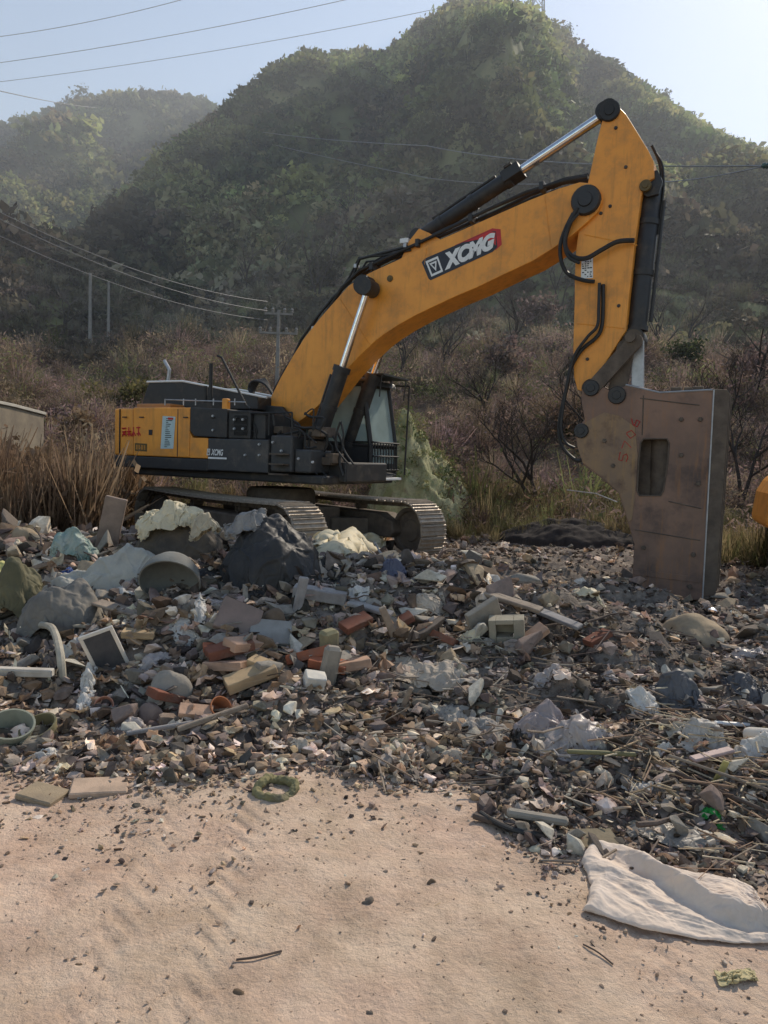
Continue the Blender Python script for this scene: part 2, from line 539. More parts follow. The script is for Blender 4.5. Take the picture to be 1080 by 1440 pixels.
M_OR = mat("orange_paint", (.84, .345, .05), (.72, .28, .042), rough=.42, scale=2.2, spots=(.46, .24, .08), spot_scale=2.2, spot_amt=.6, bump=.05, bscale=60, bdist=.004, streak=(.34, .16, .04), streak_amt=.45)
M_ORD = mat("dusty_orange_paint", (.56, .22, .05), (.42, .18, .06), rough=.55, scale=3, spots=(.24, .17, .11), spot_scale=2.5, spot_amt=.7)
M_DK = mat("dark_grey_paint", (.034, .034, .035), (.022, .021, .021), rough=.5, scale=3, spots=(.12, .10, .08), spot_scale=3, spot_amt=.6)
M_GR = mat("grey_paint", (.055, .055, .057), (.036, .036, .036), rough=.5, scale=3, spots=(.15, .13, .11), spot_scale=3, spot_amt=.7)
M_BK = mat("black_rubber", (.018, .018, .018), (.03, .028, .026), rough=.55, scale=8)
M_ST = mat("worn_track_steel", (.26, .215, .17), (.42, .36, .29), rough=.48, metal=.35, scale=9, spots=(.26, .19, .13), spot_scale=5, spot_amt=.7, bump=.3, bscale=30)
M_STD = mat("muddy_steel", (.085, .066, .052), (.15, .118, .09), rough=.75, metal=.2, scale=5, spots=(.17, .13, .09), spot_scale=3, spot_amt=.6, bump=.3, bscale=25)
M_CHR = mat("chrome_rod", (.75, .75, .75), (.6, .6, .6), rough=.16, metal=1, scale=10)
M_BRK = mat("rusty_breaker_steel", (.25, .155, .11), (.17, .112, .085), rough=.6, metal=.25, scale=1.6, spots=(.085, .07, .065), spot_scale=1.8, spot_amt=.7, bump=.35, bscale=14, bdist=.01, streak=(.30, .15, .07), streak_amt=.75)
M_BRY = mat("worn_yellow_breaker_plate", (.28, .18, .10), (.21, .145, .10), rough=.6, metal=.15, scale=2.6, spots=(.13, .085, .065), spot_scale=3, spot_amt=.8, bump=.3, bscale=14, bdist=.01, streak=(.42, .25, .08), streak_amt=.5)
M_WH = mat("white_decal", (.78, .78, .76), (.66, .66, .64), rough=.5, scale=20)
M_BLKD = mat("black_decal", (.012, .012, .02), (.02, .02, .028), rough=.35, scale=10)
M_RED = mat("red_decal", (.55, .02, .02), (.42, .02, .02), rough=.4, scale=10)
M_CY = mat("pale_blue_label", (.50, .62, .62), (.42, .54, .55), rough=.4, scale=12)
M_OLV = mat("dark_olive_label", (.13, .085, .02), (.09, .06, .02), rough=.5, scale=12)
M_GREYP = mat("light_grey_metal", (.45, .46, .47), (.32, .33, .34), rough=.4, metal=.4, scale=8)

def glass_mat():
    m = bpy.data.materials.new("cab_glass"); m.use_nodes = True
    nt = m.node_tree; nt.nodes.clear(); L = nt.links.new
    out = nd(nt, 'ShaderNodeOutputMaterial'); tr = nd(nt, 'ShaderNodeBsdfTransparent'); tr.inputs[0].default_value = (.72, .86, .84, 1)
    gl = nd(nt, 'ShaderNodeBsdfGlossy'); gl.inputs['Roughness'].default_value = .03
    df = nd(nt, 'ShaderNodeBsdfDiffuse'); df.inputs[0].default_value = (.48, .60, .58, 1)  # pale teal diffuse stands in for the bright sky reflection
    tc = nd(nt, 'ShaderNodeTexCoord'); no = nd(nt, 'ShaderNodeTexNoise'); no.inputs['Scale'].default_value = 3
    L(tc.outputs['Object'], no.inputs['Vector'])
    mr = nd(nt, 'ShaderNodeMapRange'); mr.inputs[3].default_value = .35; mr.inputs[4].default_value = .7; L(no.outputs[0], mr.inputs[0])
    a = nd(nt, 'ShaderNodeMixShader'); L(mr.outputs[0], a.inputs[0]); L(tr.outputs[0], a.inputs[1]); L(df.outputs[0], a.inputs[2])
    fr = nd(nt, 'ShaderNodeFresnel'); fr.inputs[0].default_value = 1.5
    b = nd(nt, 'ShaderNodeMixShader'); L(fr.outputs[0], b.inputs[0]); L(a.outputs[0], b.inputs[1]); L(gl.outputs[0], b.inputs[2])
    L(b.outputs[0], out.inputs[0]); return m
M_GLASS = glass_mat()

EX = empty('excavator', SO, -BETA)
tag(EX, 'large orange crawler excavator with a hydraulic breaker, standing behind the rubble pile', 'excavator')

def text_mesh(txt, shear=0.0, offset=0.0, extrude=0.0):
    cu = bpy.data.curves.new('lettering', 'FONT'); cu.body = txt; cu.shear = shear; cu.offset = offset; cu.resolution_u = 4
    ob = bpy.data.objects.new('lettering', cu); COL.objects.link(ob)
    dg = bpy.context.evaluated_depsgraph_get(); dg.update()
    me = bpy.data.meshes.new_from_object(ob.evaluated_get(dg))
    bpy.data.objects.remove(ob)
    V = [v.co.copy() for v in me.vertices]; Fc = [tuple(p.vertices) for p in me.polygons]
    bpy.data.meshes.remove(me)
    x0 = min(v.x for v in V); x1 = max(v.x for v in V); y0 = min(v.y for v in V); y1 = max(v.y for v in V)
    return [((v.x - x0) / (x1 - x0), (v.y - y0) / (y1 - y0)) for v in V], Fc

def quad_map(q, u, v):
    """q: bl, br, tr, tl (x,z)"""
    a = [q[0][i] * (1 - u) + q[1][i] * u for i in (0, 1)]; b = [q[3][i] * (1 - u) + q[2][i] * u for i in (0, 1)]
    return (a[0] * (1 - v) + b[0] * v, a[1] * (1 - v) + b[1] * v)

def flat_on(name, uv, faces, q, y, m, parent):
    vs = []
    for u, v in uv:
        x, z = quad_map(q, u, v); vs.append((x, y, z))
    mb = MB(); mb.add(vs, faces)
    me = mb.mesh(name)
    bm = bmesh.new(); bm.from_mesh(me); bmesh.ops.recalc_face_normals(bm, faces=bm.faces)
    for f in bm.faces:
        if f.normal.y > 0: f.normal_flip()
    bm.to_mesh(me); bm.free()
    return link(name, me, m, parent)

# ---------------------------------------------------------------- boom
YB = .33
boom_px = [(372, 590), (380, 560), (395, 530), (412, 500), (428, 475), (450, 447), (472, 422), (490, 402), (505, 391), (527, 380), (560, 365), (600, 345), (650, 323),
           (704, 299), (745, 281), (785, 265), (815, 256), (832, 258), (843, 268), (846, 284), (840, 298), (826, 312), (804, 331), (776, 350), (749, 367), (710, 385), (671, 404),
           (640, 417), (610, 431), (585, 443), (560, 457), (540, 470), (527, 480), (505, 501), (483, 525), (466, 547), (449, 569), (430, 586), (408, 601), (388, 604), (375, 600)]
mb = MB(); mb.prism(UPP(boom_px, -YB), -YB, YB)
BOOM = mb.build('boom', M_OR, EX, bevel=.012)
# logo plate
q = [UP(604, 395, -YB), UP(700, 351, -YB), UP(697, 321, -YB), UP(592, 366, -YB)]
uvp = [(0.02, .0), (.93, .0), (1.0, .12), (1.0, .85), (.92, 1.0), (.06, 1.0), (0, .9), (0, .1)]
lg = flat_on('logo_plate', uvp, [tuple(range(8))], q, -YB - .006, M_BLKD, BOOM)
flat_on('logo_corner', [(.60, .82), (.72, .62), (.9, .28), (.975, .02), (1.06, .14), (1.06, .86), (.96, 1.06), (.46, 1.02)], [tuple(range(8))], q, -YB - .003, M_RED, lg)
flat_on('logo_corner', [(.58, .98), (.80, .80), (.93, .5), (.985, .2), (.995, .8), (.93, .985)], [tuple(range(6))], q, -YB - .009, M_RED, lg)
uv, fc = text_mesh('XCMG', shear=.35, offset=.07)
uv = [(.25 + u * .74, .12 + v * .74) for u, v in uv]
flat_on('lettering', uv, fc, q, -YB - .013, M_WH, lg)
def ringf(o, i):  # frame between outer and inner quads
    return o + i, [(0, 1, 5, 4), (1, 2, 6, 5), (2, 3, 7, 6), (3, 0, 4, 7)]
vs, fs = ringf([(.05, .12), (.225, .12), (.225, .86), (.05, .86)], [(.073, .22), (.202, .22), (.202, .76), (.073, .76)])
b0 = len(vs); vs += [(.085, .70), (.19, .70), (.138, .27)]; fs = fs + [(b0, b0 + 1, b0 + 2)]
flat_on('emblem', vs, fs, q, -YB - .012, M_WH, lg)
flat_on('emblem', [(.112, .62), (.163, .62), (.138, .42)], [(0, 1, 2)], q, -YB - .016, M_BLKD, lg)

def boss(px, py, r, y0, y1, name='pin_boss', m=None, parent=None, n=20, rin=None):
    x, z = UP(px, py, y0)
    mb = MB()
    Mx = Matrix.Translation((x, y0, z)) @ Matrix.Rotation(R(90), 4, 'X')
    L_ = abs(y1 - y0); s = 1 if y1 < y0 else -1
    Mx = Matrix.Translation((x, y0, z)) @ Matrix.Rotation(R(90), 4, 'X')
    mb.lathe([(0, s * L_), (r * .45, s * L_), (r * .5, s * L_ * .8), (r * .92, s * L_ * .8), (r, s * L_ * .6), (r, 0), (0, 0)], n, M=Mx)
    return mb.build(name, m or M_DK, parent or BOOM, smooth=True)
boss(518, 404, .17, -YB + .02, -YB - .30, m=M_DK)          # boom cylinder head pin
boss(549, 392, .055, -YB + .01, -YB - .03, m=M_OLV)
boss(825, 283, .22, -YB + .02, -YB - .10, m=M_DK)          # stick pivot
boss(384, 590, .2, -YB + .02, -YB - .12, m=M_DK)
# welded seams (thin plates along the edge)
for (a, b) in (((600, 349), (597, 372)), ((766, 276), (775, 348)), ((478, 420), (520, 484))):
    p = UP(*a, -YB); q2 = UP(*b, -YB)
    mb = MB(); mb.tube([(p[0], -YB, p[1]), (q2[0], -YB, q2[1])], .009, 5)
    mb.build('seam_or_highlight', M_OR, BOOM)

# ---------------------------------------------------------------- stick
YS = .26
stick_px = [(856, 146), (865, 145), (880, 160), (895, 184), (911, 210), (919, 226), (920, 250), (906, 258), (901, 280), (897, 310), (892, 345), (888, 385), (884, 420), (880, 465),
            (872, 478), (858, 500), (846, 520), (838, 538), (822, 551), (812, 548), (807, 530), (806, 490), (807, 450), (808, 420), (808, 390), (810, 350), (814, 320),
            (822, 285), (827, 255), (833, 228), (839, 200), (846, 172)]
mb = MB(); mb.prism(UPP(stick_px, -YS), -YS, YS)
STICK = mb.build('stick', M_OR, EX, bevel=.012)
def boss2(px, py, r, c, th, m, parent, name='pin_boss'):
    return boss(px, py, r, c, c - th, name, m, parent)
boss2(858, 157, .15, -YS + .01, .07, M_BK, STICK)
x, z = UP(858, 157, -YS)
mb = MB(); mb.tube([(x - .03, -.30, z + .05), (x - .03, .30, z + .05)], .13, 16); mb.build('pin', M_BK, STICK, smooth=True)
boss2(908, 262, .085, -YS + .01, .06, M_OLV, STICK)
boss2(832, 546, .14, -YS + .01, .08, M_DK, STICK)
# label on the stick
q = [UP(817, 392, -YS), UP(834, 391, -YS), UP(834, 362, -YS), UP(818, 364, -YS)]
st = flat_on('label', [(0, 0), (1, 0), (1, 1), (0, 1)], [(0, 1, 2, 3)], q, -YS - .005, M_WH, STICK)
bars = []; fs = []
rb = random.Random(4)
for i in range(9):
    v0 = .06 + i * .105
    for j in range(4):
        u0 = .08 + j * .22; u1 = u0 + rb.uniform(.08, .2)
        if rb.random() < .25: continue
        k = len(bars); bars += [(u0, v0), (u1, v0), (u1, v0 + .055), (u0, v0 + .055)]; fs.append((k, k + 1, k + 2, k + 3))
flat_on('label_print', bars, fs, q, -YS - .009, M_BLKD, st)

def P3(px, py, c):
    x, z = UP(px, py, c); return Vector((x, c, z))

def cylinder(name, a, b, frac_body, r_body, r_rod, label=None, body_m=M_DK, parent=EX, rod2=None):
    """hydraulic cylinder from a (body end) to b (rod end)"""
    a = Vector(a); b = Vector(b); d = b - a
    mb = MB(); e = a + d * frac_body
    mb.tube([a, a + d * .01, e - d * .03, e - d * .03, e, e], [r_body * .9, r_body, r_body, r_body * 1.16, r_body * 1.16, r_body * .6], 20)
    # port pipes and clamps
    side = d.cross(Vector((0, 1, 0))).normalized()
    mb.tube([a + d * .1 + side * (r_body * 1.3), e - d * .06 + side * (r_body * 1.3)], r_body * .18, 8)
    for t in (.25, .6):
        p = a + (e - a) * t; dn = d.normalized() * .04
        mb.tube([p - dn, p + dn], r_body * 1.1, 20)
    body = mb.build(name, body_m, parent, smooth=True)
    mb = MB(); mb.tube([e, b], r_rod, 16); mb.build('rod', M_CHR, body, smooth=True)
    ax = Vector((0, 1, 0))
    mb = MB(); w_ = r_body * 1.15
    for p in (a, b):
        mb = MB(); mb.tube([p - ax * w_, p + ax * w_], r_body * 1.05, 18); mb.build('cylinder_eye', body_m, body, smooth=True)
    pass
    return body

# boom cylinders, one each side
YC = .56
for s in (-1, 1):
    a = P3(436, 655, -YC); b = P3(518, 405, -YC)
    ln = (P3(466, 511, -YC) - a).length / (b - a).length
    cylinder('boom_cylinder', (a.x, s * YC, a.z), (b.x, s * YC, b.z), ln, .135, .06)
# stick cylinder on top of the boom
a = P3(590, 335, 0); b = P3(852, 160, 0)
# body visible between (600,335) and (733,247)
ln = .52
cylinder('stick_cylinder', a, b, ln, .125, .075)
# brackets on the boom carrying it
mb = MB()
for s in (-.2, .2):
    mb.prism(UPP([(565, 365), (576, 340), (590, 322), (604, 328), (625, 340)], s), s - .03, s + .03)
mb.build('cylinder_bracket', M_OR, BOOM, bevel=.006)
# clamp block near the rod end
p = P3(722, 250, 0)
mb = MB(); dv = (b - a).normalized(); ang = math.atan2(dv.z, dv.x)
Mx = Matrix.Translation(p) @ Matrix.Rotation(-ang, 4, 'Y')
mb.box(-.14, .17, -.17, .17, -.05, .13, M=Mx); mb.box(-.05, .08, -.19, .19, .13, .17, M=Mx)
mb.build('cylinder_clamp', M_DK, BOOM, bevel=.01)
# hydraulic pipes on the top of the boom
pipe_px = [(392, 560), (408, 525), (430, 485), (455, 447), (480, 408), (505, 384), (560, 356), (620, 328), (690, 296), (740, 273), (790, 256), (825, 251)]
for k, (c, dz, rr) in enumerate(((-.27, .05, .028), (-.19, .09, .024), (-.10, .06, .03), (.10, .08, .028), (.2, .06, .026))):
    pts = []
    for i, (a_, b_) in enumerate(pipe_px):
        x, z = UP(a_, b_, -YB); pts.append((x - .03 * (i < 6), c, z + dz + .015 * math.sin(i * 1.7 + k * 2)))
    mb = MB(); mb.tube(pts, rr, 8); mb.build('hydraulic_pipe', M_BK, BOOM, smooth=True)
for a_, b_ in ((455, 447), (520, 379), (585, 346), (660, 311), (760, 266)):
    x, z = UP(a_, b_, -YB); mb = MB(); mb.box(x - .035, x + .035, -.31, .27, z, z + .13)
    mb.build('pipe_clamp', M_DK, BOOM, bevel=.01)
# bundle of small hoses and fittings up the back of the boom
rb = random.Random(9)
for k in range(7):
    pts = []; o_ = rb.uniform(-.28, .28); amp = rb.uniform(.05, .16)
    st_ = rb.choice([(375, 590), (366, 578), (380, 566)])
    path = [st_, (385, 552), (402, 520), (424, 482), (446, 450), (468, 420), (490, 394), (512, 372), (540, 358), (575, 350)]
    for i, (a_, b_) in enumerate(path):
        x, z = UP(a_, b_, -YB)
        wv = amp * (math.sin(i * 1.3 + k) * .5 + .5)
        if i in (7,): wv += .14 * (k % 3 == 0)
        pts.append(Vector((x - wv * .7, o_ + rb.uniform(-.03, .03), z + wv * .7)))
    mb = MB(); mb.tube(pts, rb.choice([.016, .02, .026]), 7)
    mb.build('hydraulic_hose', M_BK, BOOM, smooth=True)
mb = MB()
for a_, b_ in ((398, 535), (404, 522), (396, 546), (385, 556), (440, 462), (500, 374), (570, 345)):
    x, z = UP(a_, b_, -YB)
    mb = MB(); mb.box(x - .06, x - .0, -.3, -.24, z - .02, z + .05); mb.build('hose_fitting', M_GREYP, BOOM, bevel=.006)
    mb = MB(); mb.box(x - .09, x - .05, -.22, -.1, z + .01, z + .06); mb.build('hose_fitting', M_GREYP, BOOM, bevel=.006)
# small white work lamp on the boom
x, z = UP(571, 340, -.2)
mb = MB(); mb.box(x - .10, x + .06, -.25, -.12, z - .03, z + .05); mb.box(x - .02, x + .01, -.2, -.17, z - .12, z - .03)
mb.build('work_lamp', M_WH, BOOM, bevel=.01)

# hoses between boom and stick
def hose(pts, rr, c, parent, name='hydraulic_hose', m=M_BK, res=6):
    P = [P3(a_, b_, c if len(q_) == 0 else q_[0]) for a_, b_, *q_ in pts]
    out = []
    for i in range(len(P) - 1):
        p0 = P[max(i - 1, 0)]; p1 = P[i]; p2 = P[i + 1]; p3 = P[min(i + 2, len(P) - 1)]
        for t in np.linspace(0, 1, res, endpoint=False):
            out.append(.5 * ((2 * p1) + (-p0 + p2) * t + (2 * p0 - 5 * p1 + 4 * p2 - p3) * t * t + (-p0 + 3 * p1 - 3 * p2 + p3) * t ** 3))
    out.append(P[-1])
    mb = MB(); mb.tube(out, rr, 8); return mb.build(name, m, parent, smooth=True)
hose([(812, 292), (803, 310), (795, 335), (797, 352), (808, 362), (825, 363), (845, 352), (868, 340), (892, 338)], .036, -.40, STICK)
hose([(806, 300), (795, 322), (788, 345), (790, 370), (800, 386), (820, 394), (836, 396)], .03, -.36, STICK)
hose([(814, 300), (800, 318), (794, 345), (800, 362), (815, 370)], .022, -.44, STICK)
# pipes down the stick
hose([(848, 400), (848, 430), (846, 460), (838, 475), (822, 488), (812, 500), (802, 520), (797, 545), (790, 575), (786, 605), (792, 630), (812, 648), (822, 640)], .03, -YS - .05, STICK)
hose([(843, 398), (842, 430), (840, 458), (826, 474), (808, 500), (800, 530), (794, 560), (789, 600), (795, 622), (808, 630)], .024, -YS - .10, STICK)
hose([(922, 215), (931, 232), (933, 262), (929, 300), (925, 330)], .018, -.0, STICK)
hose([(917, 205), (927, 228), (930, 258), (927, 290)], .022, .18, STICK)

# bucket cylinder in front of the stick (body above, rod below)
a = P3(917, 262, -.0); b = P3(893, 478, -.0)
cylinder('breaker_cylinder', a, b, .94, .15, .085)
mb = MB()
for s in (-.17, .17):
    mb.prism(UPP([(895, 246), (925, 240), (932, 256), (926, 274), (910, 278), (898, 268)], s), s - .035, s + .035)
mb.build('cylinder_bracket', M_DK, STICK, bevel=.008)
# linkage
def bar(pts, c, hw, th, name, m, parent=EX):
    """flat link through photo points, half width hw, thickness th"""
    mb = MB()
    P = [Vector(UP(a_, b_, c)) for a_, b_ in pts]
    for i in range(len(P) - 1):
        d = (P[i + 1] - P[i]).normalized(); n_ = Vector((-d.y, d.x))
        poly = []
        for j in range(9):
            t = math.pi * j / 8; v = P[i + 1] + (n_ * math.cos(t) + d * math.sin(t)) * hw; poly.append(tuple(v))
        for j in range(9):
            t = math.pi * j / 8; v = P[i] - (n_ * math.cos(t) + d * math.sin(t)) * hw; poly.append(tuple(v))
        mb.prism(poly, c - th / 2, c + th / 2)
    return mb.build(name, m, parent, bevel=.006)
bar([(893, 480), (834, 546)], -.33, .11, .09, 'rocker_link', M_STD)
bar([(893, 480), (834, 546)], .33, .11, .09, 'rocker_link', M_STD)
bar([(897, 480), (897, 556)], -.14, .085, .09, 'connecting_link', M_GREYP)
bar([(897, 480), (897, 556)], .14, .085, .09, 'connecting_link', M_GREYP)
bar([(880, 490), (866, 560)], -.22, .13, .07, 'connecting_link', M_STD)
p = P3(893, 480, 0); mb = MB(); mb.tube([(p.x, -.42, p.z), (p.x, .42, p.z)], .075, 14); mb.tube([(p.x, -.2, p.z), (p.x, .2, p.z)], .15, 16); mb.build('link_pin', M_STD, EX, smooth=True)

# ---------------------------------------------------------------- hydraulic breaker
YK = .36
box_px = [(883, 540), (905, 545), (927, 551), (973, 551), (1004, 546), (1004, 560), (996, 700), (988, 843), (937, 846), (889, 832), (890, 800), (892, 765), (884, 738), (870, 694),
          (845, 672), (820, 654), (812, 630), (808, 606), (822, 590), (817, 562), (818, 548), (832, 534), (850, 545), (862, 552)]
# side plates with the window cut out: two rings bridged
win_px = [(905, 617), (938, 617), (941, 624), (939, 650), (933, 690), (929, 697), (899, 697), (896, 690), (898, 650), (901, 622)]
def plate_hole(outer, inner, y0, y1, m, name, parent):
    bm = bmesh.new()
    def loop(pl, y): 
        vs = [bm.verts.new((p[0], y, p[1])) for p in pl]
        return vs, [bm.edges.new((vs[i], vs[(i + 1) % len(vs)])) for i in range(len(vs))]
    fr = []
    vo, eo = loop(outer, y0); vi, ei = loop(inner, y0)
    r_ = bmesh.ops.triangle_fill(bm, edges=eo + ei, use_beauty=True, normal=(0, -1, 0))
    faces = [g_ for g_ in r_['geom'] if isinstance(g_, bmesh.types.BMFace)]
    ex = bmesh.ops.extrude_face_region(bm, geom=faces)
    for v in [g_ for g_ in ex['geom'] if isinstance(g_, bmesh.types.BMVert)]: v.co.y = y1
    bmesh.ops.recalc_face_normals(bm, faces=bm.faces)
    bmesh.ops.dissolve_limit(bm, angle_limit=R(1), verts=bm.verts, edges=bm.edges)
    me = bpy.data.meshes.new(name); bm.to_mesh(me); bm.free()
    o = link(name, me, m, parent)
    md = o.modifiers.new('bevel', 'BEVEL'); md.width = .008; md.segments = 2; md.limit_method = 'ANGLE'; md.angle_limit = R(40)
    return o
outer = UPP(box_px, -YK); inner = UPP(win_px, -YK)
BRK = plate_hole(outer, inner, -YK, -YK + .06, M_BRK, 'breaker', EX)
plate_hole(outer, inner, YK, YK - .06, M_BRK, 'side_plate', BRK)
# worn yellow bracket area set 5 mm proud of the near plate
ypx = [(820, 651), (812, 628), (811, 607), (826, 592), (850, 580), (872, 585), (893, 600), (897, 640), (893, 700), (889, 730), (884, 734), (872, 694), (846, 670)]
mb = MB(); mb.prism(UPP(ypx, -YK), -YK - .008, -YK); mb.build('mounting_plate', M_BRY, BRK, bevel=.003)
# core: the hammer body seen through the window, front and rear closing plates
mb = MB()
fx = UPP([(996, 552), (981, 838)], -YK)
def strip(p, q_, th, y0, y1, mb, mi=0):
    d = (Vector(q_) - Vector(p)).normalized(); n_ = Vector((-d.y, d.x)) * th
    mb.prism([tuple(Vector(p) - n_), tuple(Vector(q_) - n_), tuple(Vector(q_) + n_), tuple(Vector(p) + n_)], y0, y1, mi)
strip(UP(985, 560, -YK), UP(972, 836, -YK), .04, -YK + .06, YK - .06, mb)
strip(UP(900, 700, -YK), UP(902, 830, -YK), .03, -YK + .06, YK - .06, mb)
mb.build('front_plate', M_STD, BRK)
mb = MB()
strip(UP(900, 555, -YK), UP(975, 562, -YK), .03, -YK + .06, YK - .06, mb)
mb.build('top_plate', M_BRK, BRK)
x, z = UP(918, 657, -YK); mb = MB(); mb.box(x - .28, x + .30, -.10, .24, z - .62, z + .62); mb.build('window_dark_box', M_STD, BRK, bevel=.02)  # dark box added so the window looks dark inside
p = UP(935, 575, -YK); q_ = UP(928, 835, -YK)
mb = MB(); mb.tube([(p[0], 0, p[1]), (q_[0], 0, q_[1])], .24, 20); mb.build('hammer_body', M_STD, BRK, smooth=True)
x, z = q_
mb = MB(); mb.tube([(x + .1, 0, z + .1), (x + .08, 0, z - .05), (x + .07, 0, z - .40)], [.12, .12, .10], 16); mb.build('chisel', M_STD, BRK, smooth=True)
# front rails: two channel flanges standing forward of the box
rail_near = [(1004, 549), (1033, 553), (1034, 562), (1029, 640), (1020, 740), (1008, 842), (990, 843), (997, 700)]
x0, z0 = UP(1004, 548, -YK); x1, z1 = UP(988, 842, -YK)
mb = MB()
for y0, y1 in ((-YK + .005, -YK + .05), (-.06, .0), (YK - .05, YK - .005)):
    mb.prism([(x0 - .02, z0 + .01), (x0 + .17, z0 - .0), (x0 + .20, z0 - .05), (x1 + .16, z1 + .09), (x1 + .13, z1 + .06), (x1 - .02, z1 + .03)], y0, y1)
mb.build('front_rail', M_STD, BRK, bevel=.008)
mb = MB(); strip((x0 + .012, z0 - .02), (x1 + .012, z1 + .02), .015, -YK + .002, YK - .002, mb); mb.build('front_plate', M_STD, BRK)
# light grey tube paints the highlight on the front edge; top seam matches
mb = MB(); mb.tube([(x0 + .0, -YK - .004, z0), (x1, -YK - .004, z1)], .011, 6); mb.build('seam_or_highlight', M_GREYP, BRK)
p = P3(880, 541, -YK); q_ = P3(928, 552, -YK); r_ = P3(1002, 548, -YK)
mb = MB(); mb.tube([p, q_, r_], .014, 6); mb.build('seam_or_highlight', M_GREYP, BRK)
for a_, b_, w_ in ((950, 549, .07), (981, 548, .07), (967, 549, .05)):
    x, z = UP(a_, b_, -YK); mb = MB(); mb.box(x - w_, x + w_, -YK + .02, -YK + .14, z, z + .05); mb.build('bolt_head', M_STD, BRK, bevel=.01)
boss(818, 606, .11, -YK + .01, -YK - .06, 'pin_boss', M_DK, BRK)
boss(832, 546, .12, -YK + .01, -YK - .06, 'pin_boss', M_DK, BRK)
boss(868, 556, .13, -YK + .01, -YK - .06, 'pin_boss', M_DK, BRK)
# lower band
mb = MB(); mb.prism(UPP([(892, 800), (986, 812), (986, 820), (891, 808)], -YK), -YK - .012, -YK - .0); mb.build('wear_strip', M_BRK, BRK, bevel=.003)
# red handwritten characters on the bracket
q = [UP(868, 652, -YK), UP(882, 656, -YK), UP(904, 590, -YK), UP(886, 580, -YK)]
rb = random.Random(21)
mb = MB()
c0 = Vector(UP(875, 648, -YK)); c1 = Vector(UP(896, 585, -YK)); dr = (c1 - c0); un = dr.normalized(); vn = Vector((-un.y, un.x))
glyphs = {'5': [(1, 0), (0, .1), (0, .5), (.7, .45), (1, .75), (.6, 1), (0, .95)], '7': [(0, 0), (1, .05), (.4, 1)], '0': [(.5, 0), (1, .4), (.6, 1), (0, .6), (.4, 0)],
          '6': [(.9, 0), (.2, .4), (.1, .9), (.8, 1), (.9, .6), (.2, .55)]}
def scrawl(mb, text, org, un, vn, h, y, rr, gap=1.35):
    for i, ch in enumerate(text):
        pts = []
        for gx, gy in glyphs[ch]:
            v = org + un * ((i * gap + gx * .9) * h) + vn * ((.5 - gy) * h)
            pts.append((v.x, y, v.y))
        mb.tube(pts, rr, 5)
scrawl(mb, '5706', c0, un, vn, dr.length / 5.3, -YK - .010, .006)
mb.build('painted_number', M_RED, BRK)

# ---------------------------------------------------------------- upper structure
W = 1.45
def H(px, py, c=-1.45): return UP(px, py, c)
xr = H(151, 600)[0]                       # rear face
zt = H(200, 573)[1]; zb = H(200, 641)[1]; zu = H(200, 658)[1]
xp = H(267, 600)[0]; xq = H(292, 630)[0]; xs = H(319, 600)[0]; xe = H(377, 620)[0]; xf = 1.55
def round_plan(xr, xf, w, rad=.55, n=8):
    pts = [(xf, -w), (xf, w)]
    for i in range(n + 1):
        t = math.pi / 2 * i / n; pts.append((xr + rad - rad * math.sin(t), w - rad + rad * math.cos(t)))
    for i in range(n + 1):
        t = math.pi / 2 * i / n; pts.append((xr + rad - rad * math.cos(t), -w + rad - rad * math.sin(t)))
    return pts
x1c = H(168, 600)[0]
mb = MB(); mb.prism(round_plan(xr, x1c + .35, W - .02, .30), zb, zt - .015, axis='z')
CW = mb.build('counterweight', M_OR, EX, bevel=.03)
mb = MB(); mb.prism(round_plan(xr - .01, H(292, 640)[0], W - .01, .32), zu, zb - .01, axis='z')
mb.build('skirt', M_DK, EX, bevel=.02)
# near side engine doors
mb = MB(); mb.box(x1c + .37, xp - .006, -W, -W + 1.2, zb, zt)
DOOR = mb.build('engine_door', M_OR, EX, bevel=.02)
mb = MB(); mb.prism([(xp, zb), (xq, zb), (xq, H(292, 616)[1]), (xp + .06, H(292, 616)[1]), (xp, H(292, 609)[1])], -W + .005, -W + .5)
mb.build('lower_panel', M_OR, EX, bevel=.01)
mb = MB(); mb.prism([(xp + .004, H(267, 573)[1]), (xs, H(319, 575)[1]), (xs, H(319, 616)[1]), (xp + .10, H(292, 614)[1]), (xp + .004, H(292, 606)[1])], -W - .005, -W + 1.2)
mb.build('side_panel', M_DK, EX, bevel=.015)
# door seams and handles
mb = MB()
for px in (168, 250):
    x = H(px, 600)[0]; mb.box(x - .008, x + .008, -W - .003, -W + .02, zb + .01, zt - .03)
mb.build('door_seam', M_BLKD, DOOR)
mb = MB(); x, z = H(212, 608); mb.box(x - .045, x + .045, -W - .012, -W, z - .05, z + .05); mb.build('latch', M_BLKD, DOOR, bevel=.005)
q = [H(226, 631), H(244, 631), H(247, 586), H(229, 585)]
lb = flat_on('label', [(0, 0), (1, 0), (1, 1), (0, 1)], [(0, 1, 2, 3)], q, -W - .005, M_CY, DOOR)
bars = []; fs = []
for i in range(16):
    v0 = .05 + i * .058; k = len(bars); u1 = .45 + .42 * rb.random()
    bars += [(.3, v0), (u1, v0), (u1, v0 + .022), (.3, v0 + .022)]; fs.append((k, k + 1, k + 2, k + 3))
flat_on('label_print', bars, fs, q, -W - .009, M_DK, lb)
flat_on('red_stamp', [(.45, .9), (.85, .9), (.85, .965), (.45, .965)], [(0, 1, 2, 3)], q, -W - .011, M_RED, lb)
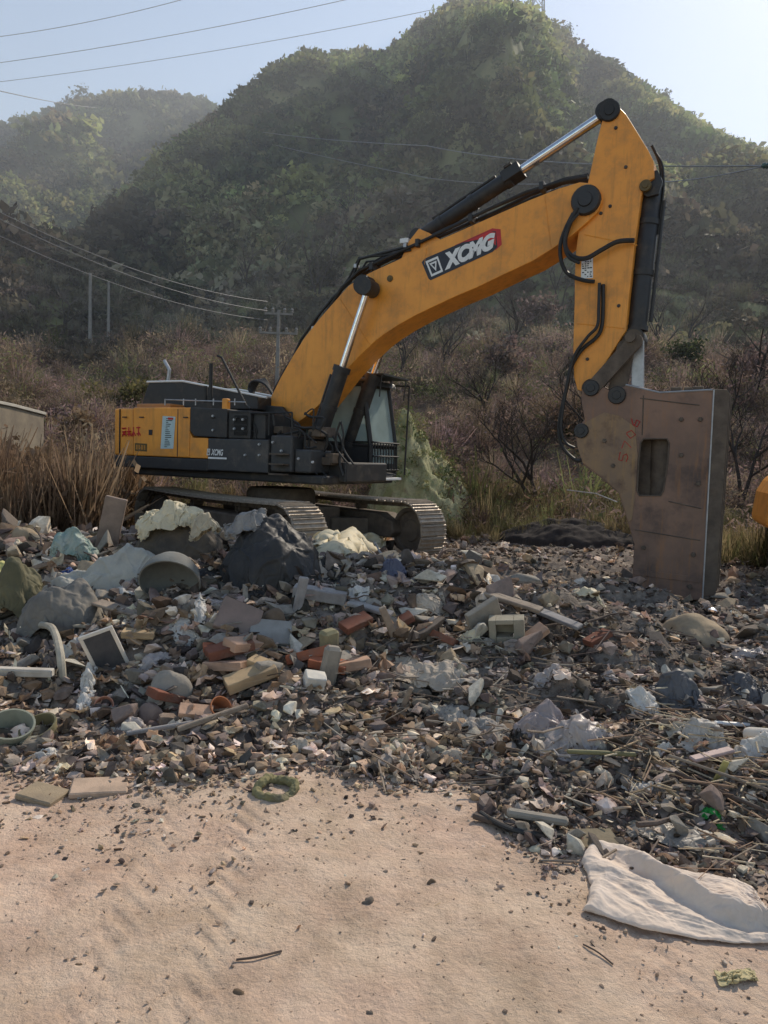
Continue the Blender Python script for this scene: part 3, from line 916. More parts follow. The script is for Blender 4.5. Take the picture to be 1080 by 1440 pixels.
# red sticker characters on the door (unreadable in the photograph) built as strokes
mb = MB()
o0 = Vector(H(172, 614)); o1 = Vector(H(199, 613)); uu = (o1 - o0) / 4.2; vv = Vector(H(172, 601)) - o0
for i in range(4):
    b0 = o0 + uu * i * 1.05
    for (a0, a1) in (((0, .9), (.8, .9)), ((.4, 1), (.4, 0)), ((0, .5), (.8, .55)), ((0, .0), (.35, .45)), ((.45, .45), (.85, .05)), ((.05, .25), (.75, .25))):
        if rb.random() < .2: continue
        p = b0 + uu * a0[0] + vv * a0[1]; q_ = b0 + uu * a1[0] + vv * a1[1]
        mb.tube([(p.x, -W - .004, p.y), (q_.x, -W - .004, q_.y)], .013, 4)
mb.build('red_lettering', M_RED, DOOR)
q = [H(190, 634), H(207, 635), H(207, 624), H(190, 623)]
pl = flat_on('model_plate', [(0, 0), (1, 0), (1, 1), (0, 1)], [(0, 1, 2, 3)], q, -W - .005, M_OLV, DOOR)
mb = MB(); bars = []; fs = []
for u0 in (.12, .24, .36, .52, .64, .8):
    k = len(bars); bars += [(u0, .2), (u0 + .05, .2), (u0 + .05, .8), (u0, .8)]; fs.append((k, k + 1, k + 2, k + 3))
flat_on('model_print', bars, fs, q, -W - .008, M_OR, pl)
# main deck, grey boxes right of the orange doors
zd = H(340, 617)[1]
mb = MB(); mb.box(xs + .004, H(350, 600)[0], -W + .03, -.5, zd, H(340, 577)[1])
mb.box(H(350, 600)[0] + .004, H(368, 600)[0], -W + .1, -.6, zd, H(360, 580)[1])
mb.build('tool_box', M_DK, EX, bevel=.02)
mb = MB(); mb.box(xq + .004, H(377, 640)[0], -W - .0, -.5, zu + .02, zd - .004)
FT = mb.build('fuel_tank', M_GR, EX, bevel=.02)
mb = MB(); mb.box(H(377, 640)[0] + .004, H(408, 640)[0], -W + .05, -.5, zu + .05, H(390, 612)[1])
mb.build('battery_box', M_GR, EX, bevel=.03)
mb = MB(); mb.box(H(408, 640)[0] + .004, xf, -W + .12, -.6, zu + .05, H(430, 632)[1])
mb.build('step_box', M_GR, EX, bevel=.03)
mb = MB()
for k in range(4): mb.box(xs + .06 + k * .0, H(347, 600)[0], -W + .015, -W + .03, zd + .12 + k * .11, zd + .15 + k * .11)
mb.build('louvre', M_BK, EX)
q = [H(291, 640), H(315, 641), H(315, 632), H(292, 631)]
uv, fc = text_mesh('XCMG', shear=.25, offset=.03)
flat_on('lettering', [(.25 + u * .72, v) for u, v in uv], fc, q, -W - .008, M_WH, FT)
vs, fs = ringf([(0, 0), (.18, 0), (.18, 1), (0, 1)], [(.04, .14), (.14, .14), (.14, .86), (.04, .86)]); b0 = len(vs); vs += [(.05, .75), (.13, .75), (.09, .25)]; fs += [(b0, b0 + 1, b0 + 2)]
flat_on('emblem', vs, fs, q, -W - .008, M_WH, FT)
q = [H(293, 645), H(319, 646), H(319, 643.5), H(293, 642.5)]
flat_on('underline', [(0, 0), (1, 0), (1, 1), (0, 1)], [(0, 1, 2, 3)], q, -W - .008, M_WH, FT)
# revolving frame under everything
mb = MB(); mb.box(xr + .5, 1.75, -1.25, 1.3, zu - .14, zu + .015); mb.box(-1.0, 1.9, -.75, .75, zu - .1, zu + .25)
mb.build('revolving_frame', M_DK, EX, bevel=.03)
mb = MB(); mb.box(xr + .9, .2, -.48, W - .02, zb - .1, zt - .1); mb.build('engine_bay', M_DK, EX, bevel=.02)
# boom foot brackets
mb = MB()
for s in (-.44, .44):
    mb.prism(UPP([(352, 660), (362, 590), (374, 570), (398, 572), (430, 612), (462, 640), (480, 668)], s), s - .05, s + .05)
mb.build('boom_bracket', M_DK, EX, bevel=.02)
for s in (-1, 1):
    mb = MB(); p = P3(436, 655, -YC)
    mb.prism([(p.x - .3, p.z - .2), (p.x - .2, p.z + .14), (p.x + .14, p.z + .16), (p.x + .3, p.z - .2)], s * (YC + .14) - .03, s * (YC + .14) + .03)
    mb.build('cylinder_bracket', M_DK, EX, bevel=.015)
# valve block and hoses at the boom foot
rb = random.Random(31)
mb = MB()
for k in range(9):
    a_ = rb.uniform(400, 470); b_ = rb.uniform(600, 650); x, z = UP(a_, b_, -.9)
    mb.box(x - rb.uniform(.05, .14), x + rb.uniform(.05, .14), -1.15 + rb.uniform(0, .2), -.62, z - rb.uniform(.05, .12), z + rb.uniform(.05, .12))
mb.build('valve_block', M_STD, EX, bevel=.01)
for k in range(10):
    a0 = rb.uniform(395, 480); b0 = rb.uniform(590, 612)
    pts = [(a0, b0), (a0 + rb.uniform(-10, 14), b0 + 18), (a0 + rb.uniform(-16, 16), b0 + 38), (a0 + rb.uniform(-10, 20), b0 + 60)]
    hose(pts, rb.choice([.018, .025]), -rb.uniform(.7, 1.2), EX)
for k in range(6):   # hose loops behind the boom foot
    hose([(378, 590 - k), (366 - 2 * k, 568), (350 + k * 2, 548 - k), (356 + k * 3, 536 - k * .6), (372 + k, 540), (384, 556)], .022, -.25 + k * .1, EX)

# small fittings that break up the boxes
rb = random.Random(77)
mb = MB()
for px in (176, 200, 262, 300, 332):
    x, z = H(px, 580); mb.box(x - .05, x + .05, -W - .03, -W - .005, z - .10, z - .08)
mb.build('door_handle', M_BK, EX)
for px, py in ((330, 590), (342, 590), (330, 603), (342, 603), (384, 622), (396, 634), (420, 645), (440, 650), (345, 640), (365, 640), (365, 625), (300, 585), (300, 605)):
    x, z = H(px, py); mb = MB(); mb.lathe([(0, .03), (.02, .03), (.025, 0)], 8, M=Matrix.Translation((x, -W + .0, z)) @ Matrix.Rotation(R(90), 4, 'X')); mb.build('bolt', M_GREYP, EX)
for k in range(14):   # hoses and cables between the boxes and the boom foot
    a0 = rb.uniform(345, 430); b0 = rb.uniform(578, 630)
    hose([(a0, b0), (a0 + rb.uniform(-6, 16), b0 + rb.uniform(-14, 12)), (a0 + rb.uniform(6, 34), b0 + rb.uniform(-6, 26)), (a0 + rb.uniform(10, 50), b0 + rb.uniform(10, 40))], rb.choice([.012, .018, .022]), -rb.uniform(1.0, 1.42), EX)
mb = MB()
for k in range(12):
    x = H(329 + k * 1.5, 590)[0]; mb.box(x - .006, x + .006, -W + .01, -W + .03, H(340, 612)[1], H(340, 584)[1])
mb.build('grille', M_BK, EX)
mb = MB(); zz = H(400, 650)[1]
for k in range(3): mb.box(H(384, 640)[0], H(404, 640)[0], -W - .12, -W + .05, zu + .0 + k * .17, zu + .025 + k * .17)
mb.build('foot_step', M_STD, EX)
mb = MB()
for px in (352, 378, 410): p = P3(px, 612, -1.4); mb.tube([p, p + Vector((0, 0, .38))], .016, 6)
mb.tube([P3(352, 612, -1.4) + Vector((0, 0, .38)), P3(378, 612, -1.4) + Vector((0, 0, .38)), P3(410, 612, -1.4) + Vector((0, 0, .38))], .016, 6)
mb.build('handrail', M_BK, EX)
# stick: stiffener plates, bolts, smear of grease round the pins
for (a_, b_) in (((822, 330), (896, 345)), ((812, 455), (878, 462))):
    mb = MB(); mb.tube([P3(*a_, -YS), P3(*b_, -YS)], .008, 5); mb.build('seam_or_highlight', M_OR, STICK)
for px, py in ((845, 300), (858, 290), (866, 180), (880, 235), (870, 430), (826, 505)):
    x, z = UP(px, py, -YS); mb = MB(); mb.lathe([(0, .02), (.022, .02), (.028, 0)], 8, M=Matrix.Translation((x, -YS, z)) @ Matrix.Rotation(R(90), 4, 'X')); mb.build('bolt', M_DK, STICK)
# breaker: plate joints, bolts and gouged welds
for (a_, b_) in (((905, 556), (903, 612)), ((940, 705), (986, 715)), ((900, 560), (984, 570)), ((893, 745), (985, 760))):
    mb = MB(); mb.tube([P3(*a_, -YK), P3(*b_, -YK)], .009, 5); mb.build('seam_or_highlight', M_STD, BRK)
for px, py in ((958, 590), (985, 590), (958, 640), (982, 680), (905, 770), (975, 780), (905, 815), (970, 825), (850, 620), (862, 655)):
    x, z = UP(px, py, -YK); mb = MB(); mb.lathe([(0, .025), (.03, .025), (.036, 0)], 6, M=Matrix.Translation((x, -YK - .006, z)) @ Matrix.Rotation(R(90), 4, 'X')); mb.build('bolt_head', M_STD, BRK)
wr_ = [P3(a_, b_, -YK - .004) for a_, b_ in win_px]; mb = MB(); mb.tube(wr_ + [wr_[0]], .012, 6); mb.build('window_rim', M_STD, BRK)

# hood on top: dark intake box with a sloping light edge, handrails, exhaust
YH = -.75
mb = MB(); mb.prism(UPP([(199, 574), (201, 562), (209, 538), (257, 537), (362, 557), (362, 576)], YH), YH, .95)
mb.build('engine_hood', M_DK, EX, bevel=.02)
mb = MB()
pr = [P3(207, 537, YH), P3(257, 536, YH), P3(375, 559, YH)]
mb.tube(pr, .02, 8)
pr2 = [Vector((p.x, .9, p.z)) for p in pr]; mb.tube(pr2, .02, 8); mb.tube([pr[0], pr2[0]], .02, 8)
mb.build('handrail', M_WH, EX, smooth=True)
hose([(236, 537), (238, 522), (237, 518), (231, 507)], .035, -.5, EX, 'exhaust_pipe', M_GREYP)
mb = MB()
for a_, b_, c_, d_ in ((296, 566, 297, 511), (289, 566, 289, 543)):
    mb.tube([P3(a_, b_, -1.0), P3(c_, d_, -1.0)], .035, 8)
mb.build('mast', M_BK, EX, smooth=True)
mb = MB(); mb.tube([P3(346, 570, -1.2), P3(312, 503, -1.2), P3(306, 500, -1.2)], .022, 8); mb.tube([P3(346, 570, -1.2), P3(352, 575, -1.2)], .022, 8); mb.build('mirror_arm', M_BK, EX, smooth=True)
mb = MB(); mb.box(H(178, 570)[0], H(225, 570)[0], -1.2, -.8, zt - .02, H(200, 566)[1]); mb.build('air_intake', M_ORD, EX, bevel=.02)
mb = MB(); p = P3(318, 566, -1.3); mb.box(p.x - .06, p.x + .06, -1.35, -1.25, p.z - .14, p.z + .07); mb.build('filler_cap', M_OR, EX, bevel=.02)
mb = MB()
for a_ in (232, 258, 275, 300, 330): p = P3(a_, 570, -1.3); mb.tube([p, p + Vector((0, 0, .12))], .012, 6)
mb.tube([P3(232, 568, -1.3) + Vector((0, 0, .08)), P3(345, 572, -1.3) + Vector((0, 0, .08))], .012, 6)
mb.build('handrail', M_GREYP, EX)

# ---------------------------------------------------------------- cab (far side)
CY0, CY1 = .50, 1.50
xc1 = UP(519, 600, CY0)[0]; xc0 = xc1 - 1.75
zc0 = UP(519, 668, CY0)[1]; zc1 = UP(519, 539, CY0)[1]
CAB = empty('cab', (0, 0, 0), 0, EX)
mb = MB()
def post(x0, z0, x1, z1, y, t=.045): mb.tube([(x0, y, z0), (x1, y, z1)], t, 8)
fr = [(xc0, zc0), (xc1 + .05, zc0), (xc1 + .05, zc0 + .55), (xc1 - .16, zc1), (xc0, zc1)]
for y in (CY0, CY1):
    for i in range(5):
        p, q_ = fr[i], fr[(i + 1) % 5]; mb.tube([(p[0], y, p[1]), (q_[0], y, q_[1])], .05, 8)
    mb.tube([(xc0 + .75, y, zc0), (xc0 + .75, y, zc1)], .045, 8); mb.tube([(xc0, y, zc0 + .62), (xc1 + .05, y, zc0 + .55)], .04, 8)
for p in fr: mb.tube([(p[0], CY0, p[1]), (p[0], CY1, p[1])], .05, 8)
mb.tube([(xc1 + .05, CY0, zc0 + .55), (xc1 + .05, CY1, zc0 + .55)], .05, 8)
mb.build('frame', M_BK, CAB, smooth=True)
mb = MB()
for y in (CY0 + .0, CY1 - .0):
    mb.prism([(xc0, zc0), (xc1, zc0), (xc1, zc0 + .55), (xc0, zc0 + .6)], y - .02, y + .02)
mb.prism([(xc1 + .03, zc0), (xc1 + .06, zc0), (xc1 + .06, zc0 + .22), (xc1 + .03, zc0 + .22)], CY0 + .04, CY1 - .04)
mb.box(xc0 - .02, xc0 + .02, CY0, CY1, zc0, zc1 - .7)
mb.build('lower_wall', M_DK, CAB)
mb = MB(); mb.prism([(xc0 - .08, zc1 + .01), (xc1 - .1, zc1 + .01), (xc1 + .02, zc1 - .02), (xc1 - .04, zc1 + .09), (xc0 - .04, zc1 + .12)], CY0 - .06, CY1 + .06)
mb.build('roof', M_DK, CAB, bevel=.03)
mb = MB(); mb.box(xc1 - .35, xc1 + .28, CY0 - .02, CY1 + .05, zc1 + .15, zc1 + .18)
for y in (CY0, CY1): mb.tube([(xc1 - .1, y, zc1 + .05), (xc1 - .1, y, zc1 + .16)], .015, 6); mb.tube([(xc1 + .2, y, zc1 - .25), (xc1 + .24, y, zc1 + .16)], .012, 6)
mb.build('rain_visor', M_DK, CAB)
mb = MB()
for y in (CY0, CY1): mb.add([(xc0 + .05, y, zc0 + .6), (xc1 + .02, y, zc0 + .57), (xc1 - .17, y, zc1 - .04), (xc0 + .05, y, zc1 - .04)], [(0, 1, 2, 3)])
mb.build('side_window', M_GLASS, CAB)
mb = MB(); mb.add([(xc1 + .045, CY0 + .04, zc0 + .57), (xc1 + .045, CY1 - .04, zc0 + .57), (xc1 - .155, CY1 - .04, zc1 - .03), (xc1 - .155, CY0 + .04, zc1 - .03)], [(0, 1, 2, 3)])
mb.add([(xc1 + .048, CY0 + .04, zc0 + .22), (xc1 + .048, CY1 - .04, zc0 + .22), (xc1 + .048, CY1 - .04, zc0 + .52), (xc1 + .048, CY0 + .04, zc0 + .52)], [(0, 1, 2, 3)])
mb.build('windscreen', M_GLASS, CAB)
mb = MB(); mb.add([(xc0, CY0 + .05, zc1 - .7), (xc0, CY1 - .05, zc1 - .7), (xc0, CY1 - .05, zc1 - .05), (xc0, CY0 + .05, zc1 - .05)], [(0, 1, 2, 3)]); mb.build('rear_window', M_GLASS, CAB)
mb = MB()
for k in range(9):
    y = CY0 + .05 + k * (CY1 - CY0 - .1) / 8; mb.tube([(xc1 + .13, y, zc0 + .1), (xc1 + .11, y, zc0 + .62)], .012, 6)
for z in (.1, .36, .62): mb.tube([(xc1 + .12, CY0 - .02, zc0 + z), (xc1 + .12, CY1 + .02, zc0 + z)], .018, 6)
for y in (CY0 - .02, CY1 + .02): mb.tube([(xc1 + .12, y, zc0 + .62), (xc1 - .5, y, zc0 + .62)], .018, 6)
mb.build('guard_bars', M_BK, CAB)
mb = MB(); mb.tube([(xc1 + .22, CY1 + .12, zc0 + .0), (xc1 + .26, CY1 + .12, zc1 + .05)], .018, 6); mb.tube([(xc1 + .26, CY1 + .12, zc1 + .05), (xc1, CY1, zc1 + .05)], .018, 6)
mb.build('grab_rail', M_BK, CAB)
mb = MB(); mb.box(xc1 - .3, xc1 + .22, CY0 - .12, CY1 + .0, zc0 - .10, zc0 - .05); mb.build('step_plate', M_WH, CAB, bevel=.01)  # white colour stands in for sunlight on the step
mb = MB(); mb.box(xc0 + .35, xc0 + .8, .78, 1.22, zc0 + .35, zc0 + .5); mb.box(xc0 + .25, xc0 + .38, .78, 1.22, zc0 + .5, zc0 + 1.15); mb.box(xc0 + .27, xc0 + .37, .88, 1.12, zc0 + 1.17, zc0 + 1.4)
mb.build('operator_seat', M_BK, CAB, bevel=.04)
mb = MB()
for y in (.72, 1.28): mb.box(xc0 + .55, xc0 + .95, y - .06, y + .06, zc0 + .5, zc0 + .6); mb.tube([(xc0 + .9, y, zc0 + .6), (xc0 + .95, y, zc0 + .82)], .018, 6)
mb.build('control_console', M_BK, CAB, bevel=.02)

# ---------------------------------------------------------------- undercarriage
UC = empty('undercarriage', (0, 0, 0), BETA - ALPHA, EX)      # tracks point 47 degrees towards the camera
mb = MB()
mb.lathe([(0, .85), (.62, .85), (.66, .92), (.66, 1.16), (.6, 1.24), (0, 1.24)], 32); mb.build('slew_ring', M_STD, UC, smooth=True)
mb = MB(); mb.box(-.9, .9, -.75, .75, .48, .92)
for sx in (-1, 1):
    for sy in (-1, 1):
        mb.prism([(sx * .45, sy * .5), (sx * .95, sy * .5), (sx * 1.35, sy * 1.2), (sx * .75, sy * 1.2)], .40, .72, axis='z')
mb.build('car_body', M_STD, UC, bevel=.03)
TL, TRAD, TW = 2.78, .53, .32
def track_path(s):
    """s in 0..per: position (x, z, angle) along the belt"""
    Ls = 2 * (TL - TRAD); La = math.pi * TRAD; per = 2 * Ls + 2 * La; s %= per
    zc = TRAD + .03
    if s < Ls: return (-(TL - TRAD) + s, zc + TRAD - .035 * math.sin(math.pi * s / Ls) , 0)
    s -= Ls
    if s < La: t = s / TRAD; return ((TL - TRAD) + TRAD * math.sin(t), zc + TRAD * math.cos(t), t)
    s -= La
    if s < Ls: return ((TL - TRAD) - s, zc - TRAD, math.pi)
    s -= Ls
    t = s / TRAD; return (-(TL - TRAD) - TRAD * math.sin(t), zc - TRAD * math.cos(t), math.pi + t)
PER = 4 * (TL - TRAD) + 2 * math.pi * TRAD
NS = 56
mb = MB()   # one shoe: plate with three grousers
mb.prism([(-.098, -.01), (.088, -.01), (.098, .004), (.085, .018), (-.085, .018), (-.098, .004)], -TW, TW)
for gx in (-.07, 0, .07): mb.prism([(gx - .010, .016), (gx + .010, .016), (gx + .005, .045), (gx - .005, .045)], -TW + .01, TW - .01)
shoe_me = mb.mesh('track_shoe'); shoe_me.materials.append(M_ST)
mb = MB()
for y in (-.10, .10): mb.box(-.1, .1, y - .025, y + .025, -.09, -.012)
mb.tube([(.09, -.14, -.05), (.09, .14, -.05)], .03, 8)
link_me = mb.mesh('chain_link'); link_me.materials.append(M_STD)
def wheel(name, x, z, r, w, parent, m=M_STD, teeth=0):
    mb = MB(); Mx = Matrix.Translation((x, 0, z)) @ Matrix.Rotation(R(90), 4, 'X')
    mb.lathe([(0, -w * .7), (r * .45, -w * .7), (r * .5, -w * .4), (r * .8, -w * .4), (r * .85, -w), (r, -w), (r, w), (r * .85, w), (r * .8, w * .4), (r * .5, w * .4), (r * .45, w * .7), (0, w * .7)], 28, M=Mx)
    if teeth:
        for k in range(teeth):
            t = 2 * math.pi * k / teeth; Mt = Matrix.Translation((x, 0, z)) @ Matrix.Rotation(-t, 4, 'Y'); mb.prism([(0, 0)], 0, 0) if False else mb.box(r * .95, r * 1.08, -w * .5, w * .5, -.04, .04, M=Mt)
    return mb.build(name, m, parent, smooth=True)
for s in (-1, 1):
    T = empty('track', (0, s * 1.37, 0), 0, UC); T['label'] = 'near crawler track half hidden by the rubbish heap' if s < 0 else 'far crawler track with sunlit shoes'
    mb = MB(); mb.prism([(-1.9, .40), (1.9, .40), (2.0, .5), (1.95, .72), (1.5, .84), (-1.5, .84), (-1.95, .72), (-2.0, .5)], -.26, .26)
    mb.box(-1.3, 1.3, -.23, .23, .30, .38); mb.build('track_frame', M_STD, T, bevel=.03)
    wheel('idler', TL - TRAD, TRAD + .03, TRAD - .10, .09, T); wheel('sprocket', -(TL - TRAD), TRAD + .03, TRAD - .12, .05, T, teeth=18)
    for k in range(8): wheel('roller', -1.75 + k * .5, .22, .11, .13, T)
    for k in (-.8, .8): wheel('roller', k, .93, .075, .1, T)
    for k in range(NS):
        x, z, a = track_path(k * PER / NS)
        o = bpy.data.objects.new('track_shoe', shoe_me); COL.objects.link(o); o.parent = T
        o.location = (x, 0, z); o.rotation_euler = (0, a, 0); o.scale = (PER / NS / .2, 1, 1)
        o2 = bpy.data.objects.new('chain_link', link_me); COL.objects.link(o2); o2.parent = T
        o2.location = (x, 0, z); o2.rotation_euler = (0, a, 0); o2.scale = (PER / NS / .2, 1, 1)
# ================================================================ vegetation
M_LEAF = mat("scrub_foliage", (.1, .1, .05), (.62, .62, .55), rough=.75, scale=.6, attr=True, transl=.38, spec=.15)
M_TWIG = mat("dry_twigs", (.1, .1, .05), (.6, .55, .5), rough=.9, scale=1.2, attr=True, transl=.4, spec=.1)
M_BARK = mat("bark", (.055, .043, .036), (.035, .028, .024), rough=.95, scale=6, bump=.4)
M_BARKP = mat("pale_bark", (.16, .13, .11), (.09, .075, .065), rough=.95, scale=6, bump=.4)

def leaf_template(n, seed, size=.3, squash=.75, elong=1.6):
    r = np.random.default_rng(seed)
    d = r.normal(size=(n, 3)); d /= np.linalg.norm(d, axis=1)[:, None]
    d[:, 2] = np.abs(d[:, 2]) * 1.1 - .15
    rad = .45 + .55 * r.random(n) ** .5
    lob = 1 + .35 * np.sin(d[:, 0] * 3 + seed) * np.cos(d[:, 1] * 4 - seed)
    c = d * (rad * lob)[:, None]; c[:, 2] *= squash
    a = r.normal(size=(n, 3)); a /= np.linalg.norm(a, axis=1)[:, None]
    b = np.cross(a, r.normal(size=(n, 3))); b /= np.linalg.norm(b, axis=1)[:, None]
    s = size * (.6 + .8 * r.random(n))[:, None]
    a = a * s * elong / 2; b = b * s / 2
    V = np.stack([c - a, c - b * .9 + a * .1, c + a, c + b], 1).reshape(-1, 3)
    return V, np.arange(n * 4).reshape(-1, 4)

def twig_template(n, seed, spread=.8, thick=.012, leaves=10, droop=0.0):
    r = np.random.default_rng(seed)
    az = r.uniform(0, 2 * np.pi, n); tilt = np.abs(r.normal(0, spread * .5, n))
    base = r.normal(0, .12, (n, 3)); base[:, 2] = 0
    L_ = .55 + .5 * r.random(n)
    d = np.stack([np.sin(tilt) * np.cos(az), np.sin(tilt) * np.sin(az), np.cos(tilt)], 1)
    start = base + d * (L_ * r.random(n) * .5)[:, None]
    end = base + d * L_[:, None] + r.normal(0, .06, (n, 3)); end[:, 2] -= droop * tilt
    side = np.cross(d, r.normal(size=(n, 3))); side /= np.linalg.norm(side, axis=1)[:, None]; side *= thick * (.6 + r.random(n))[:, None]
    V = np.stack([start - side, start + side, end + side * .3, end - side * .3], 1).reshape(-1, 3)
    if leaves:
        c = base[r.integers(0, n, leaves)] * 2 + d[r.integers(0, n, leaves)] * (.3 + .7 * r.random((leaves, 1)))
        a = r.normal(size=(leaves, 3)) * .026; b = r.normal(size=(leaves, 3)) * .02
        V = np.concatenate([V, np.stack([c - a, c - b, c + a, c + b], 1).reshape(-1, 3)])
    return V, np.arange(len(V)).reshape(-1, 4)

def patch_colour(x, y, z, n, rng):
    """olive, dry yellow, brown and mauve-grey drifts, browner low down; sunlit bands and shaded tracts painted in"""
    low = 1 - sstep(8, 36, z)
    a = fbm(x * .035, y * .035, 4); b = fbm(x * .08 + 40, y * .08, 3)
    green = np.array([.135, .185, .07]); yel = np.array([.46, .48, .20]); br = np.array([.27, .225, .14]); mv = np.array([.30, .245, .22])
    gw = sstep(-.2, .25, a)[:, None]; yw = (np.clip(sstep(.05, .4, b) * .75 + .75 * sstep(.35, .85, np.sin(z * .26 + 2.6 * fbm(x * .02 + 5, y * .02, 3)) + .5 * fbm(x * .1, y * .1, 3)) * sstep(18, 34, z), 0, .85))[:, None]  # yellow height bands paint sunlit bushes into the colour
    c = br * (1 - gw) + green * gw
    c = c * (1 - yw) + yel * yw
    lw = (low * .8)[:, None]
    c = c * (1 - lw) + (mv * (1 - gw * .5) + br * gw * .5) * lw
    return c * rng.uniform(.4, 1.5, (n, 1)) * rng.uniform(.9, 1.1, (n, 3)) * (.45 + .75 * sstep(-.35, .3, fbm(x * .045 + 9, y * .03, 3)))[:, None] * np.where(x < -12 - .1 * y, .8, 1.0)[:, None]  # last factors paint broad shade and the shaded left slope

rng = np.random.default_rng(101)
def hill_scrub(name, n, r0, r1, size, seed, tm, M, dens=.33, amax=37):
    az = rng.uniform(R(-amax), R(amax), n); u = rng.random(n)
    r = np.sqrt(r0 * r0 + (r1 * r1 - r0 * r0) * u)
    x = r * np.sin(az); y = r * np.cos(az)
    keep = fbm(x * .06 + seed, y * .06, 4) + rng.random(n) * .9 > dens
    x, y, r = x[keep], y[keep], r[keep]; n = len(x)
    z = g_all(x, y)
    # drop what lies behind the ridges (nothing there is seen)
    az = np.arctan2(x, y)
    hm = np.interp(az, mAz, mSl); hl = np.interp(az, lAz, lSl)
    sl = (z - EYE) / r; top = np.where(r < 152, hm, hl)
    k2 = ~((r > 152) & (sl < hm - .01)) & (z > 3)
    x, y, z, r = x[k2], y[k2], z[k2], r[k2]; n = len(x)
    s = size[0] + (size[1] - size[0]) * rng.random(n) ** 2.2
    S = np.stack([s * rng.uniform(.8, 1.3, n), s * rng.uniform(.8, 1.3, n), s * rng.uniform(.7, 1.35, n)], 1)
    V, F, C = scatter(tm, np.stack([x, y, z], 1), S, rot_rand(n, rng, .12), patch_colour(x, y, z, n, rng), rng)
    me = np_mesh(name, V, F, C); o = link(name, me, M)
    return o
lt = [leaf_template(52, s_, .25) for s_ in range(6)]
o = hill_scrub('hillside_scrub', 38000, 62, 150, (.5, 2.3), 3, lt, M_LEAF, .26)
tag(o, 'olive and brown scrub covering the big hill behind the excavator', 'scrub', kind='stuff')
o = hill_scrub('distant_scrub', 11000, 150, 226, (1.2, 3.0), 8, [leaf_template(22, s_, .42) for s_ in range(5)], M_LEAF, .1, 34)
tag(o, 'hazy green scrub on the far left ridge', 'scrub', kind='stuff')
o = hill_scrub('lower_scrub', 8500, 40, 66, (.4, 1.3), 5, [leaf_template(70, s_ + 20, .22) for s_ in range(4)] + [twig_template(60, s_, 1.2, .016, 20) for s_ in range(4)], M_LEAF, .2)
tag(o, 'brown leafless scrub at the foot of the hill', 'scrub', kind='stuff')

# brushwood between the site and the hill
def brush(name, n, r0, r1, size, tm, M, amin=-38, amax=38, pal=None, cond=None):
    az = rng.uniform(R(amin), R(amax), n); r = np.sqrt(r0 * r0 + (r1 * r1 - r0 * r0) * rng.random(n))
    x = r * np.sin(az); y = r * np.cos(az)
    k = (np.hypot(x - SX, y - SY) > 3.9)
    if cond is not None: k &= cond(x, y)
    x, y = x[k], y[k]; n = len(x); z = g_all(x, y) - .03
    s = size[0] + (size[1] - size[0]) * rng.random(n) ** 1.6
    s *= .65 + .8 * sstep(-.3, .4, fbm(x * .3, y * .3, 3))
    S = np.stack([s * rng.uniform(.7, 1.2, n), s * rng.uniform(.7, 1.2, n), s * rng.uniform(.8, 1.2, n)], 1)
    pal = np.array(pal or [(.31, .22, .155), (.20, .22, .10), (.28, .21, .18), (.36, .29, .20), (.34, .24, .23), (.22, .165, .14)])
    b = fbm(x * .25 + 3, y * .25, 3)
    pi_ = np.clip((b * 3 + len(pal) / 2 + rng.normal(0, .9, n)).astype(int), 0, len(pal) - 1)
    C = pal[pi_] * rng.uniform(.55, 1.5, (n, 1))
    V, F, C = scatter(tm, np.stack([x, y, z], 1), S, rot_rand(n, rng, .15), C, rng)
    me = np_mesh(name, V, F, C); return link(name, me, M)
tw = [twig_template(80, s_ + 50, 2.0, .010, 60) for s_ in range(4)] + [leaf_template(230, s_ + 60, .034, .8, 3.6) for s_ in range(6)]
o = brush('brushwood', 7500, 16.8, 46, (.35, 1.25), tw, M_TWIG)
tag(o, 'tangled brown and mauve brushwood between the excavator and the hill', 'brushwood', kind='stuff')
o = brush('dry_grass', 3000, 13.8, 20, (.25, .7), [twig_template(60, s_ + 80, .9, .010, 0) for s_ in range(4)], M_TWIG, pal=[(.34, .28, .16), (.25, .21, .12), (.19, .19, .09)], cond=lambda x, y: (y > 15.5) | (x < -6) | (x > 5.5))
tag(o, 'dry straw coloured grass along the back edge of the site', 'grass', kind='stuff')
o = brush('reeds', 2000, 12.0, 22, (.55, 1.4), [twig_template(90, s_ + 90, .7, .011, 14) for s_ in range(4)], M_TWIG, -38, -19, pal=[(.29, .20, .135), (.22, .155, .11), (.36, .26, .17)])
tag(o, 'dense reddish brown dry reeds left of the excavator', 'reeds', kind='stuff')

# ---------------------------------------------------------------- single shrubs and trees
def blob_foliage(seed, n, size, cols, shape=(1, 1, 1), clumps=9):
    r = np.random.default_rng(seed)
    cc = r.normal(size=(clumps, 3)) * .42; cc[:, 2] = np.abs(cc[:, 2]) * .9 + .25
    k = r.integers(0, clumps, n); c = cc[k] + r.normal(size=(n, 3)) * .2
    c *= np.array(shape)
    a = r.normal(size=(n, 3)); a /= np.linalg.norm(a, axis=1)[:, None]; b = np.cross(a, r.normal(size=(n, 3))); b /= np.linalg.norm(b, axis=1)[:, None]
    s = size * (.5 + r.random(n))[:, None]
    V = np.stack([c - a * s, c - b * s * .6, c + a * s, c + b * s * .6], 1).reshape(-1, 3)
    pal = np.array(cols); ck = pal[(k % len(pal))] * (.6 + .8 * r.random((n, 1)))
    return V, np.arange(n * 4).reshape(-1, 4), np.repeat(ck, 4, 0)

